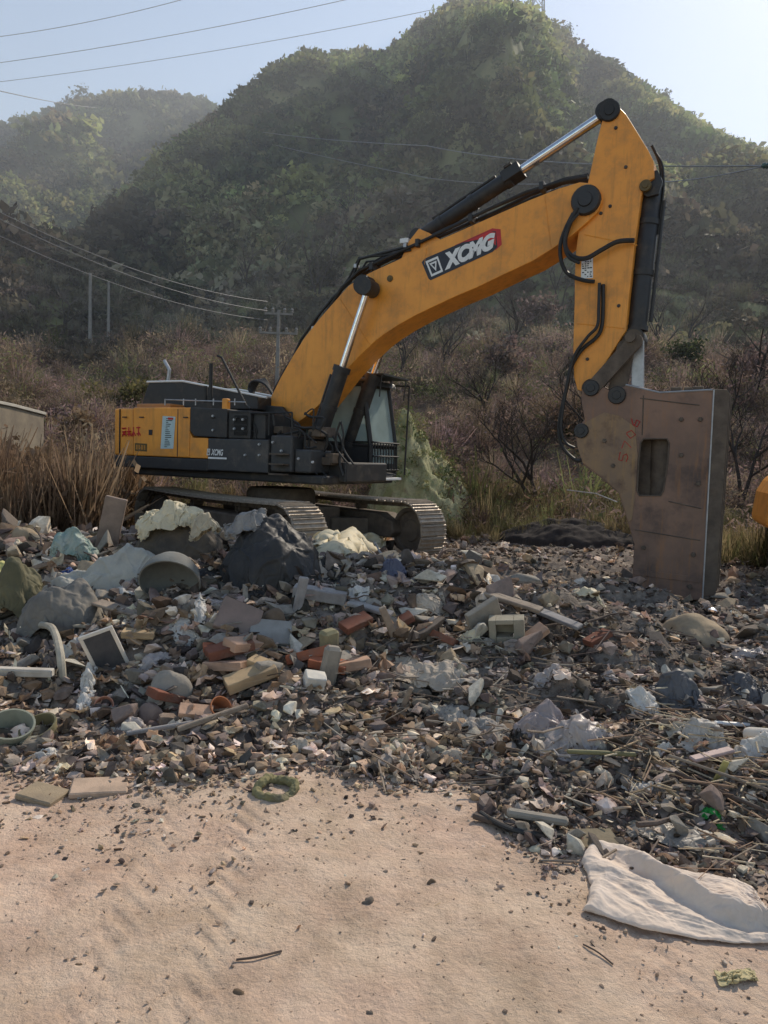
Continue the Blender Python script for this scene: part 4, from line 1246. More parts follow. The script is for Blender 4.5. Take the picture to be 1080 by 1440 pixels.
def bare_branches(seed, h, spread=.5, levels=4, r0=.05, lean=(0, 0), nch=3):
    """main limbs and a cloud of fine twigs; returns (limb MB, twig MB)"""
    rr = random.Random(seed); limb = MB(); tw_ = MB()
    def go(p, d, L_, r_, lv):
        pts = [p]; q_ = p.copy(); dd = d.copy()
        for i in range(3):
            dd = (dd + Vector((rr.uniform(-.16, .16), rr.uniform(-.16, .16), rr.uniform(-.02, .12)))).normalized()
            q_ = q_ + dd * L_ / 3; pts.append(q_.copy())
        (limb if lv >= levels - 1 else tw_).tube(pts, [r_, r_ * .85, r_ * .7, r_ * .55], 5 if lv >= levels - 1 else 3, cap=False)
        if lv == 0: return
        for k in range(nch + (lv < 3)):
            t = rr.choice([1, 2, 3]) if k else 3
            ax = Vector((rr.uniform(-1, 1), rr.uniform(-1, 1), rr.uniform(-.2, .5))).normalized()
            nd_ = (dd * (1 - spread * .5) + ax * spread * rr.uniform(.7, 1.3)).normalized()
            go(pts[t], nd_, L_ * rr.uniform(.5, .8), r_ * .55, lv - 1)
    for k in range(2 if levels > 3 else 1):
        go(Vector((0, 0, -.1)), Vector((lean[0] + rr.uniform(-.2, .2), lean[1] + rr.uniform(-.1, .1), 1)).normalized(), h * .42, r0, levels)
    return limb, tw_

bare = [  # px of the base, distance, px height, label, seed, lean
    (765, 650, 19, 215, 'leafless dark tree with a long slanting trunk between the boom and the stick', 3, (-.45, 0)),
    (852, 640, 24, 175, 'thin leafless tree right behind the hose of the stick', 4, (-.1, 0)),
    (985, 620, 23, 190, 'tall leafless tree rising behind the top of the breaker', 5, (.15, 0)),
    (1045, 640, 21, 180, 'leafless tree with wide twigs right of the breaker', 6, (.1, 0)),
    (680, 640, 26, 120, 'low twiggy tree between the cab and the slanting tree', 7, (.0, 0)),
    (445, 470, 58, 150, 'grey twiggy tree high behind the bend of the boom', 8, (.0, 0)),
    (345, 470, 60, 100, 'grey twiggy tree left of the utility pole at the foot of the hill', 9, (.1, 0)),
    (620, 560, 36, 120, 'mauve twiggy tree under the middle of the boom', 10, (.1, 0)),
    (205, 500, 50, 70, 'small bare tree behind the engine hood at the roadside', 11, (.1, 0)),
    (925, 560, 40, 110, 'small bare tree directly behind the breaker cylinder', 13, (.0, 0)),
    (90, 480, 52, 90, 'small leafless tree left of the two pale poles', 15, (.0, 0)),
    (720, 560, 36, 150, 'mauve leafless tree halfway between the boom elbow and the stick', 16, (.1, 0)), (560, 540, 34, 110, 'thin leafless tree just right of the cab roof', 17, (.0, 0)),
    (655, 520, 44, 130, 'spreading leafless tree under the boom logo', 18, (-.1, 0)), (1060, 560, 32, 150, 'tall thin leafless tree at the right edge above the breaker', 19, (-.1, 0)),
    (960, 500, 46, 120, 'grey leafless tree on the slope right of the breaker cylinder', 20, (.1, 0)), (500, 380, 66, 90, 'far grey twiggy tree seen over the boom bend', 22, (.0, 0)),
    (780, 470, 50, 120, 'dense twiggy tree just left of the stick', 23, (.0, 0)), (395, 380, 66, 100, 'far grey twiggy tree above the power pole', 24, (.0, 0)),
]
for (px, py, r_, hp, lab, sd_, lean) in bare:
    b = at_r(px, py, r_); gzv = gz(b.x, b.y); h = hp / FPX * r_
    T = empty('bare_tree', (b.x, b.y, gzv - .05)); tag(T, lab, 'tree', 'leafless trees at the foot of the hill')
    lb_, tb_ = bare_branches(sd_, h * .95, .62, 5 if hp > 110 else 4, .018 * h ** .8 + .012, lean)
    lb_.build('trunk', M_BARK, T, smooth=True); tb_.build('crown', M_BARKP if r_ > 30 else M_BARK, T)

shr = [
    (8, 0, 16.0, 62, 'b', 'tall brown bush hiding the foot of the retaining wall at the left edge'), (58, 0, 17.0, 56, 'b', 'tall brown bush at the right end of the retaining wall'), (118, 0, 18.5, 40, 'b', 'brown bush left of the rear of the excavator'),
    # px, distance, px radius, colours key, label
    (300, 560, 30, 26, 'o', 'pale dry bush behind the engine hood'), (180, 545, 30, 30, 'y', 'yellowish dry bush behind the rear of the excavator'),
    (595, 655, 20, 34, 'g', 'green bush beside the mound right of the cab'), (655, 690, 17.5, 24, 'm', 'mauve dry bush right of the green mound'),
    (700, 560, 34, 34, 'm', 'pinkish dry bush below the boom elbow'), (750, 490, 44, 34, 'm', 'pinkish shrub on the slope left of the stick'),
    (590, 520, 42, 30, 'd', 'dark green bush under the boom right of the cab roof'), (455, 445, 60, 30, 'o', 'round olive bush on the slope behind the boom'),
    (240, 450, 62, 30, 'd', 'dark green bush on the slope above the engine hood'), (110, 590, 26, 30, 'b', 'brown bush at the left above the reeds'),
    (40, 640, 21, 40, 'b', 'large brown bush near the left wall'), (960, 560, 36, 26, 'd', 'dark bush behind the upper edge of the breaker'),
    (1050, 560, 34, 30, 'm', 'dry bush right of the breaker on the slope'), (20, 360, 85, 30, 'y', 'bright yellow green bush at the left on the hillside'),
    (400, 560, 28, 22, 'b', 'low brown bush behind the foot of the boom'), (730, 650, 20, 26, 'b', 'brown bush left of the dark recess heap')]
pals = {'o': [(.10, .09, .05), (.14, .13, .07)], 'y': [(.22, .19, .08), (.15, .14, .06)], 'g': [(.12, .16, .06), (.18, .20, .08)], 'm': [(.27, .19, .18), (.22, .165, .14)],
        'd': [(.035, .05, .022), (.06, .075, .03)], 'b': [(.22, .15, .10), (.28, .20, .13)]}
for i, (px, py, r_, rp, key, lab) in enumerate(shr):
    b = at_r(px, py, r_); rad = rp / FPX * r_
    T = empty('shrub', (b.x, b.y, gz(b.x, b.y) - .1 * rad)); tag(T, lab, 'shrub', 'single shrubs behind the site')
    V, F, C = blob_foliage(300 + i, 1300, .075, pals[key], (1, 1, 1.0))
    V[:, 2] = V[:, 2] - V[:, 2].min() * .5
    o = link('crown', np_mesh('crown', V * rad * 1.15, F, C), M_LEAF, T)
    lb_, tb_ = bare_branches(400 + i, rad * 1.3, .7, 3, .02 * rad + .008, (0, 0)); lb_.v += []; lb_.build('trunk', M_BARK, T)

ridge = [(935, 152, 34, 'poplar'), (432, 88, 26, 'r'), (448, 84, 20, 'r'), (795, 60, 24, 'r'), (865, 112, 16, 'r'), (712, 14, 18, 'r'), (905, 140, 18, 'r'), (1012, 205, 16, 'r'),
         (340, 158, 20, 'r'), (560, 60, 15, 'r'), (520, 78, 16, 'r'), (968, 180, 20, 'r'), (660, 12, 14, 'r'), (1050, 222, 12, 'r')]
names = ['slender pale tree alone on the right ridge', 'rounded tree on the left shoulder of the hill', 'smaller tree beside the rounded one on the left shoulder', 'tree on the steep step right of the summit',
         'small bushy tree below the step on the right ridge', 'low tree just left of the pylon', 'bushy tree left of the slender pale tree', 'tree on the ridge above the breaker', 'tree where the hill meets the far ridge',
         'tree at the left foot of the summit cone', 'low tree on the flat shoulder left of the summit', 'bushy tree right of the slender pale tree', 'small tree on top of the summit', 'last small tree on the ridge at the right']
for i, (px, py, hp, kd) in enumerate(ridge):
    r_ = 133.; d_ = at_r(px, py, r_)
    az_ = math.atan2(d_.x, d_.y); R1_ = 135 + 12 * math.sin(az_ * 4) - 1.5
    x, y = R1_ * math.sin(az_), R1_ * math.cos(az_); h = hp / FPX * R1_
    T = empty('ridge_tree', (x, y, gz(x, y) - .3)); tag(T, names[i], 'tree', 'trees along the hill crest')
    V, F, C = blob_foliage(500 + i, 420, .085, [(.05, .07, .025), (.09, .11, .04), (.12, .12, .06)], (.8, .8, 1.15) if kd == 'poplar' else (1.1, 1.1, 1), 8)
    V[:, 2] += .35; link('crown', np_mesh('crown', V * h * .55, F, C), M_LEAF, T)
    mb = MB(); mb.tube([(0, 0, -.3), (0, 0, h * .5)], [.12, .06], 6); mb.build('trunk', M_BARK, T)
for i, px in enumerate((25, 95, 112, 150, 172, 205, 245, 285)):
    d_ = at_r(px, 140, 214.); az_ = math.atan2(d_.x, d_.y); x, y = 214 * math.sin(az_), 214 * math.cos(az_)
    T = empty('ridge_tree', (x, y, gz(x, y) - .4))
    tag(T, ['lone small tree at the left end of the far ridge', 'tree on the far ridge beside the power line', 'pointed tree on the far ridge crest', 'rounded tree on the far ridge crest', 'small tree near the middle of the far ridge',
            'wide tree on the middle of the far ridge', 'second rounded tree on the right of the far ridge', 'tree on the far ridge just before the big hill'][i], 'tree', 'trees along the far ridge')
    V, F, C = blob_foliage(600 + i, 260, .10, [(.05, .07, .03), (.08, .09, .05)], (1, 1, 1), 7); V[:, 2] += .2
    h = (3.2, 5, 6, 4, 3.6, 4.6, 4, 4.4)[i]; link('crown', np_mesh('crown', V * h * .6, F, C), M_LEAF, T)
    mb = MB(); mb.tube([(0, 0, -.3), (0, 0, h * .5)], [.15, .08], 6); mb.build('trunk', M_BARK, T)

# ================================================================ poles, pylon, wires
M_CONC = mat("concrete_pole", (.27, .255, .235), (.20, .19, .175), rough=.85, scale=6)
M_WIRE = mat("wire", (.05, .05, .05), (.08, .08, .08), rough=.5, scale=3)
M_WIREP = mat("pale_wire", (.30, .30, .30), (.22, .22, .22), rough=.35, metal=.6, scale=3)
def pole(px, py_top, px_b, r_, rad, label, arms=()):
    t = at_r(px, py_top, r_); zb_ = gz(t.x, t.y)
    T = empty('utility_pole', (t.x, t.y, zb_ - .1)); tag(T, label, 'utility pole')
    h = t.z - zb_ + .1
    mb = MB(); mb.tube([(0, 0, 0), (0, 0, h)], [rad, rad * .7], 10); mb.build('post', M_CONC, T, smooth=True)
    for (dz, w_) in arms:
        mb = MB(); mb.box(-w_, w_, -.04, .04, h - dz - .04, h - dz + .04); mb.build('crossarm', M_CONC, T)
        for sx in (-1, -.45, .45, 1):
            mb = MB(); mb.lathe([(0, 0), (.05, .0), (.07, .05), (.04, .08), (.07, .12), (.03, .2), (0, .2)], 8, M=Matrix.Translation((sx * w_ * .95, 0, h - dz + .04))); mb.build('insulator', M_CONC, T)
    return t
pole(127, 384, 122, 46, .11, 'pale slim pole, left one of the two standing in the brush')
pole(153, 397, 150, 47, .10, 'pale slim pole, right one of the two standing in the brush')
p3 = pole(392, 436, 388, 30, .09, 'concrete power pole with crossarms left of the boom', ((.15, .55), (.9, .75)))
t_ = at_r(294, 163, 118); zb_ = gz(t_.x, t_.y)
T = empty('utility_pole', (t_.x, t_.y, zb_ - .2)); tag(T, 'small distant power pole on the dark spur of the hill', 'utility pole')
mb = MB(); h = t_.z - zb_ + .2
for s in (-.35, .35): mb.tube([(s, 0, 0), (s, 0, h)], .12, 6)
mb.build('post', M_CONC, T)
mb = MB(); mb.box(-1.0, 1.0, -.08, .08, h - .9, h - .75); mb.build('crossarm', M_CONC, T)
# lattice pylon on the summit
t_ = at_r(756, 22, 133); zb_ = gz(t_.x, t_.y)
T = empty('lattice_pylon', (t_.x, t_.y, zb_ - .5)); tag(T, 'steel lattice pylon on the summit of the hill', 'pylon')
mb = MB(); Hh = 14.; w0, w1 = 1.15, .45
def cor(k, z): 
    w_ = w0 + (w1 - w0) * z / Hh; return ((-w_, -w_), (w_, -w_), (w_, w_), (-w_, w_))[k] + (z,)
for k in range(4): mb.tube([cor(k, 0), cor(k, Hh)], .09, 4)
for i in range(7):
    for k in range(4):
        mb.tube([cor(k, i * 2.), cor((k + 1) % 4, (i + 1) * 2.)], .05, 4); mb.tube([cor((k + 1) % 4, i * 2.), cor(k, (i + 1) * 2.)], .05, 4)
mb.build('lattice', M_CONC, T)
mb = MB()
for z in (9., 11.5, 13.6): mb.prism([(-3.2, z), (0, z - .35), (3.2, z), (0, z + .35)], -.15, .15)
mb.build('crossarm', M_CONC, T)

def wire(pts, sag, rad, label, m=M_WIRE, group=None):
    P = [Vector(p) for p in pts]; out = []
    for i in range(len(P) - 1):
        for t in np.linspace(0, 1, 22, endpoint=(i == len(P) - 2)):
            q_ = P[i].lerp(P[i + 1], t); q_.z -= sag * 4 * t * (1 - t); out.append(q_)
    mb = MB(); c = out[0].copy(); mb.tube([p - c for p in out], rad, 5)
    o = mb.build('power_line', m, None, smooth=True, loc=c); tag(o, label, 'power line', group); return o
for k, (y0, y1, r0_) in enumerate(((294, 424, 24), (303, 437, 24.3), (329, 450, 24.6))):
    wire([at_r(-60, y0 - 26, r0_), at_r(376, y1, 30)], .5, .011, ['top', 'middle', 'lowest'][k] + ' of the three pale wires running from the left to the power pole', M_WIREP, 'wires to the power pole')
for k, (a, b_, rad) in enumerate((((-60, 58), (330, -22), .04), ((-60, 96), (620, -32), .04), ((-60, 122), (700, -6), .035))):
    wire([at_r(*a, 130), at_r(*b_, 105)], 1.0, rad, ['topmost', 'middle', 'lowest'][k] + ' of the three high-voltage wires crossing the sky at upper left', M_WIREP, 'high-voltage wires')
wire([at_r(-30, 121, 90), at_r(150, 152, 205)], .5, .05, 'single dark wire reaching the far ridge at the left')
e_ = at_r(1077, 233, 34)
wire([at_r(294, 172, 118), at_r(600, 205, 60), e_], .5, .03, 'upper thin wire crossing the hill to the right edge', M_WIREP)
wire([at_r(300, 180, 118), at_r(600, 250, 60), at_r(860, 255, 44), e_], .3, .026, 'lower thin wire sagging across the hill behind the stick', M_WIREP)
wire([e_, at_r(1200, 228, 30)], .1, .018, 'short wire leaving the dark insulator at the right edge')
mb = MB(); mb.lathe([(0, -.16), (.09, -.14), (.12, -.05), (.09, 0), (.12, .06), (.08, .14), (0, .16)], 12, M=Matrix.Rotation(R(90), 4, 'Y'))
o = mb.build('insulator', mat('green_glass_insulator', (.03, .09, .07), (.02, .05, .05), rough=.2, scale=5), None, smooth=True, loc=e_); tag(o, 'dark green insulator on the wire at the right edge', 'insulator')

# ================================================================ haze: a real scattering layer over the valley
hm_ = bpy.data.materials.new('valley_haze'); hm_.use_nodes = True
nt = hm_.node_tree; nt.nodes.clear()
ho = nt.nodes.new('ShaderNodeOutputMaterial'); hv = nt.nodes.new('ShaderNodeVolumeScatter')
hv.inputs['Color'].default_value = (.86, .92, 1, 1); hv.inputs['Density'].default_value = .0027; hv.inputs['Anisotropy'].default_value = .2
nt.links.new(hv.outputs[0], ho.inputs['Volume'])
mb = MB(); mb.box(-170, 170, 26, 300, -6, 100); o = mb.build('haze', hm_); tag(o, 'blue haze hanging in the valley', 'haze', kind='stuff')
# ================================================================ things round the site
# low retaining wall at the left
M_WALL = mat("weathered_render", (.30, .25, .18), (.20, .165, .125), rough=.9, scale=2.5, bump=.3)
a = at_r(-60, 600, 19.5); b = at_r(62, 606, 22.5)
T = empty('retaining_wall', (a.x, a.y, 0)); tag(T, 'pale earth coloured retaining wall at the left edge above the reeds', 'wall')
dv = Vector((b.x - a.x, b.y - a.y, 0)); ln = dv.length; az_ = math.atan2(dv.y, dv.x); T.rotation_euler = (0, 0, az_)
h0 = at_r(-60, 556, 19.5).z; h1 = at_r(66, 584, 22.5).z
mb = MB(); mb.prism([(0, -1), (ln, .2), (ln, h1), (ln * .6, h1 + .12), (0, h0)], 0, .35)
mb.build('wall', M_WALL, T, bevel=.02)
mb = MB(); mb.prism([(0, h0 + .003), (ln * .6, h1 + .123), (ln + .04, h1 + .003), (ln + .04, h1 + .08), (ln * .6, h1 + .20), (0, h0 + .08)], -.05, .40)
mb.build('coping', mat("pale_coping", (.6, .56, .48), (.45, .42, .36), rough=.9, scale=3), T, bevel=.01)

# green netted mound right of the cab
def mound(name, px, py, r_, wpx, hpx, m, label, cat, seed, depth=1.3, skew=0.0, sharp=1.3, n=70):
    c = at_r(px, py, r_); z0 = gz(c.x, c.y); hw = wpx / FPX * r_ / 2; h = hpx / FPX * r_
    uu = np.linspace(-1.15, 1.15, n); X, Y = np.meshgrid(uu, uu, indexing='ij')
    xs_ = X * hw; ys_ = Y * hw * depth
    rr_ = np.hypot(X - skew * .5, Y)
    prof = np.clip(1 - np.hypot(X, Y), 0, 1)
    pk = np.clip(1 - np.hypot(np.where(X < skew, (X - skew) / (1 + skew), (X - skew) / (1 - skew)), Y), 0, 1) ** sharp
    z = pk * h * (1 + .35 * fbm(X * 2 + seed, Y * 2, 4)) + (ridged(X * 3 + seed, Y * 3, 4) * .07 + fbm(X * 9, Y * 9 + seed, 3) * .02) * h * (pk > .01)
    gx = c.x + xs_; gy = c.y + ys_
    zz = g_all(gx.ravel(), gy.ravel()).reshape(X.shape) + z - .08 * (pk <= .01)
    V = np.stack([xs_, ys_, zz - z0], -1).reshape(-1, 3)
    i = np.arange(n - 1)[:, None] * n + np.arange(n - 1)[None]
    F = np.stack([i, i + n, i + n + 1, i + 1], -1).reshape(-1, 4)
    o = link(name, np_mesh(name, V, F, smooth=True), m, None, (c.x, c.y, z0)); tag(o, label, cat); return o
M_NET = mat("green_dust_net", (.50, .47, .27), (.24, .26, .12), rough=.95, scale=2.6, bump=.9, bscale=18, bdist=.06, spots=(.22, .17, .10), spot_scale=4, spot_amt=.85)
mound('netted_mound', 594, 712, 18.2, 160, 140, M_NET, 'earth mound under pale green netting right of the cab', 'mound', 2, skew=-.45, sharp=.85)
M_RECESS = mat("recess_dark", (.03, .026, .024), (.055, .047, .042), rough=.95, scale=4, bump=.3, bscale=20, spec=.1)
mound('recess_dark_heap', 800, 738, 16.3, 190, 27, M_RECESS, 'low dark heap standing in for a dark recess behind the stick', 'heap', 6, skew=.1, sharp=.45, depth=.7)  # near-black heap put in for the darkness of a recess
mb = MB(); c = at_r(830, 712, 15.2); 
pA = at_r(797, 689, 15.3); pB = at_r(838, 694, 15.2); pC = at_r(868, 706, 15.2)
mb.tube([p - pA for p in (pA, pB, pC)], .012, 6)
o = mb.build('metal_bar', M_GREYP, None, smooth=True, loc=pA); tag(o, 'thin bent light metal bar above the dark recess heap', 'metal bar')

# the second yellow machine cut by the right edge of the photo
c = at_r(1118, 740, 13.5); z0 = gz(c.x, c.y)
T = empty('parked_machine', (c.x, c.y, z0), R(-20)); tag(T, 'yellow machine at the right edge, only its rounded rear in view', 'construction machine')
zz0 = at_r(1075, 742, 13.3).z - z0; zz1 = at_r(1075, 662, 13.3).z - z0
mb = MB(); mb.prism([(-.55, zz0 + .1), (-.5, zz1 - .35), (-.38, zz1 - .1), (-.15, zz1), (1.5, zz1), (1.5, zz0), (-.45, zz0)], -.8, .9)
mb.build('body', M_OR, T, bevel=.08)
mb = MB(); mb.box(-.3, 1.6, -.9, 1.0, .1, zz0 - .02); mb.build('undercarriage', M_STD, T, bevel=.05)
mb = MB(); mb.lathe([(0, 0), (.09, 0), (.09, .05), (.05, .05), (.05, .02), (0, .02)], 16, M=Matrix.Translation((-.3, -.81, (zz0 + zz1) / 2 + .05)) @ Matrix.Rotation(R(90), 4, 'X')); mb.build('round_port', M_BLKD, T)
mb = MB(); mb.box(.2, 1.4, -.6, .7, zz1 + .01, zz1 + .5); mb.build('hood', M_DK, T, bevel=.08)
# grass growing through the net
c = at_r(594, 712, 18.2); rgm = np.random.default_rng(12); n = 150
x = c.x + rgm.normal(0, 1.0, n); y = c.y + rgm.normal(-.2, .9, n)
k = np.hypot((x - c.x) / 1.5, (y - c.y) / 1.8) < 1; x, y = x[k], y[k]; n = len(x)
mnd = [o_ for o_ in COL.objects if o_.name.startswith('netted_mound')][0].data
MV = np.empty(len(mnd.vertices) * 3, np.float32); mnd.vertices.foreach_get('co', MV); MV = MV.reshape(-1, 3)
z = np.array([MV[np.argmin((MV[:, 0] - (a_ - c.x)) ** 2 + (MV[:, 1] - (b_ - c.y)) ** 2), 2] for a_, b_ in zip(x, y)]) + gz(c.x, c.y) - .03
s = rgm.uniform(.08, .26, n); C = np.array([(.26, .26, .12), (.14, .18, .07), (.34, .30, .17)])[rgm.integers(0, 3, n)] * rgm.uniform(.6, 1.3, (n, 1))
V, F, C = scatter([leaf_template(46, s_ + 200, .16, 1.0, 2.6) for s_ in range(3)], np.stack([x, y, z], 1), np.stack([s, s, s], 1), rot_rand(n, rgm, .2), C, rgm)
o = link('grass', np_mesh('grass', V, F, C), M_LEAF); tag(o, 'tufts of weeds growing on the green mound right of the cab', 'grass', kind='stuff')
# ================================================================ rubble
from mathutils import noise as mnoise
M_RUB = mat("rubble_fragments", (.2, .2, .2), (.6, .57, .54), rough=.9, scale=14, attr=True, bump=.5, bscale=40, spec=.2, bdist=.01)
M_RUBP = mat("litter_scraps", (.2, .2, .2), (.7, .68, .66), rough=.6, scale=10, attr=True, transl=.2, spec=.3)

def hull(seed, n=11, shape=(1, 1, .7)):
    r = random.Random(seed); bm = bmesh.new()
    for i in range(n):
        v = Vector((r.uniform(-1, 1), r.uniform(-1, 1), r.uniform(-1, 1)))
        v = v / max(abs(v.x), abs(v.y), abs(v.z)) if r.random() < .55 else v.normalized()
        bm.verts.new((v.x * shape[0] * .5, v.y * shape[1] * .5, v.z * shape[2] * .5))
    bmesh.ops.convex_hull(bm, input=bm.verts)
    bmesh.ops.delete(bm, geom=[v for v in bm.verts if not v.link_faces], context='VERTS')
    return bm
def tmpl(bm):
    bmesh.ops.triangulate(bm, faces=bm.faces); bm.verts.ensure_lookup_table(); bm.verts.index_update()
    V = np.array([v.co[:] for v in bm.verts]); F = np.array([[v.index for v in f.verts] for f in bm.faces]); bm.free(); return V, F
chunks = [tmpl(hull(s_, 15, sh)) for s_, sh in enumerate([(1, .8, .7), (1, .7, .5), (1, .9, .35), (1, .6, .6), (1, .5, .3), (1, 1, .8), (1.1, .5, .2), (1, .75, .45), (1.2, .35, .25), (1, .9, .22)])]
slivers = [tmpl(hull(s_ + 40, 9, sh)) for s_, sh in enumerate([(1.6, .16, .12), (1.5, .22, .06), (1.8, .1, .08), (1.3, .3, .05), (1.2, .5, .03)])]
def scrap_t(seed):
    r = np.random.default_rng(seed); n = 5
    u, v = np.meshgrid(np.linspace(-.5, .5, n), np.linspace(-.5, .5, n), indexing='ij')
    V = np.stack([u + r.normal(0, .06, u.shape), v * .8 + r.normal(0, .06, u.shape), r.normal(0, .11, u.shape) + .15 * np.sin(u * 5 + seed)], -1).reshape(-1, 3)
    i = np.arange(n - 1)[:, None] * n + np.arange(n - 1)[None]
    Q = np.stack([i, i + n, i + n + 1, i + 1], -1).reshape(-1, 4)
    return V, np.concatenate([Q[:, [0, 1, 2]], Q[:, [0, 2, 3]]])
scraps = [scrap_t(s_) for s_ in range(6)]

rg = np.random.default_rng(77)
def rub_xy(n, y0=2.3, y1=16.5, p=1.0):
    """positions over the rubble field, denser close to the viewer"""
    u = rg.random(n); y = y0 * (y1 / y0) ** u if p == 1 else (y0 ** (1 - p) + u * (y1 ** (1 - p) - y0 ** (1 - p))) ** (1 / (1 - p))
    x = np.where(rg.random(n) < .82, rg.uniform(-.62, .62, n), rg.uniform(-1.05, 1.05, n)) * y
    return x, y
def rub_pal(x, y, n):
    grey = np.array([.30, .285, .265]); dark = np.array([.12, .108, .10]); tan = np.array([.44, .36, .27]); pale = np.array([.68, .65, .59]); mauve = np.array([.31, .26, .24]); br = np.array([.23, .17, .125])
    pal = np.stack([grey, dark, tan, pale, mauve, br])
    ax = x / y
    near = 1 - sstep(0, 1.3, y - rub_edge(x))
    wgt = np.stack([np.full(n, 1.3), .7 + .9 * sstep(0, .3, ax), .5 + 1.3 * near * (ax < .15) + .5 * sstep(9, 12, y), .62 + .35 * near, .35 + .4 * sstep(.1, .4, ax), np.full(n, .40)], 1)
    wgt /= wgt.sum(1)[:, None]; cum = wgt.cumsum(1); k = (rg.random((n, 1)) > cum).sum(1).clip(0, 5)
    return pal[k] * np.array([1.16, 1.02, .90]) * (.36 + 1.05 * rg.random((n, 1)) ** 1.4) * rg.uniform(.94, 1.06, (n, 3))
def strew(name, n, tm, smin, smax, pw, M, label, tilt, lift=.25, dens=None, y0=2.3, y1=16.5, bright=1.0, p=1.0, pal=None, asp=(.7, 1.3)):
    x, y = rub_xy(n, y0, y1, p)
    e = rub_edge(x); d_ = y - e
    k = (d_ > -.02) | (rg.random(n) < .20 * np.exp(d_ * 3.6))
    hole = fbm(x * 1.1 + 5, y * 1.1, 3)
    k &= (hole + rg.random(n) * .8 > .0) | (d_ > 1)
    x, y = x[k], y[k]; n = len(x)
    s = smin + (smax - smin) * rg.random(n) ** pw
    s *= np.where(y > 7, 1.25, 1.0) * (1 - .38 * sstep(.02, .25, x / y))
    s = np.minimum(s, np.maximum(.02, .016 + .035 * (y - 1.6)))
    s = np.where(y < rub_edge(x) + .1, s * .45, s)
    C = rub_pal(x, y, n) if pal is None else np.array(pal)[rg.integers(0, len(pal), n)] * rg.uniform(.6, 1.3, (n, 1))
    z = g_all(x, y) + s * lift * rg.uniform(0, 1.1, n)
    S = s[:, None] * rg.uniform(asp[0], asp[1], (n, 3))
    V, F, C = scatter(tm, np.stack([x, y, z], 1), S, rot_rand(n, rg, tilt), C * bright, rg)
    o = link(name, np_mesh(name, V, F, C), M); tag(o, label, 'rubble', kind='stuff'); return o
strew('rubble', 52000, chunks, .012, .09, 2.0, M_RUB, 'small grey and tan broken concrete and stone covering the heap', .5)
strew('coarse_rubble', 7500, chunks, .06, .24, 1.9, M_RUB, 'hand sized broken concrete and stone pieces over the heap', .55, .3, p=.6)
strew('rubble_slivers', 7000, slivers, .03, .15, 2.4, M_RUB, 'wood splinters, lath and plaster slivers strewn over the heap', .45, .3, bright=1.15)
strew('litter', 7500, scraps, .04, .20, 2.6, M_RUBP, 'crumpled scraps of plastic and paper between the rubble', .8, .35, bright=1.4)
# straw-like sticks drift on the right
def drift(n, c, sd_, label, pal, L_=(.15, .6), ang=-.55):
    x = c[0] + rg.normal(0, sd_[0], n); y = c[1] + rg.normal(0, sd_[1], n)
    k_ = y > rub_edge(x); x, y = x[k_], y[k_]; n = len(x)
    s = rg.uniform(L_[0], L_[1], n); z = g_all(x, y) + .02 + rg.random(n) * .07
    a = rg.normal(ang, .75, n); Rm = np.zeros((n, 3, 3)); ca, sa = np.cos(a), np.sin(a); t = rg.normal(0, .14, n); ct, st_ = np.cos(t), np.sin(t)
    Rm[:, 0, 0] = ca * ct; Rm[:, 0, 1] = -sa; Rm[:, 0, 2] = -ca * st_; Rm[:, 1, 0] = sa * ct; Rm[:, 1, 1] = ca; Rm[:, 1, 2] = -sa * st_; Rm[:, 2, 0] = st_; Rm[:, 2, 2] = ct
    th = rg.uniform(.002, .008, n)
    tm = [(np.array([(x_, y_, z_) for x_ in (-.5, .5) for y_ in (-.5, .5) for z_ in (-.5, .5)]), np.array([(0, 1, 3), (0, 3, 2), (4, 6, 7), (4, 7, 5), (0, 4, 5), (0, 5, 1), (2, 3, 7), (2, 7, 6), (0, 2, 6), (0, 6, 4), (1, 5, 7), (1, 7, 3)]))]
    C = np.array(pal)[rg.integers(0, len(pal), n)] * rg.uniform(.6, 1.3, (n, 1))
    V, F, C = scatter(tm, np.stack([x, y, z], 1), np.stack([s, th, th], 1), Rm, C, rg)
    o = link('brushwood_litter', np_mesh('brushwood_litter', V, F, C), M_RUB); tag(o, label, 'twigs', kind='stuff')
g1 = G(1000, 1100)
drift(230, (g1.x, g1.y), (.28, .38), 'drift of straw coloured bamboo splinters at the right of the heap', [(.55, .45, .30), (.45, .34, .22), (.6, .52, .38), (.38, .26, .18)], (.04, .26))
g1 = G(720, 1000); drift(170, (g1.x, g1.y), (.7, .8), 'dry twigs and fibres in the middle of the heap', [(.22, .17, .13), (.3, .24, .18), (.14, .11, .09)], (.08, .35), .3)
g1 = G(900, 930); drift(160, (g1.x, g1.y), (1.0, .8), 'dark twigs below the breaker', [(.12, .09, .08), (.2, .17, .14)], (.08, .35), -.2)
g1 = G(600, 970); drift(110, (g1.x, g1.y), (.6, .6), 'pale fibres left of the cloth', [(.4, .36, .3), (.28, .24, .2)], (.08, .3), .2)
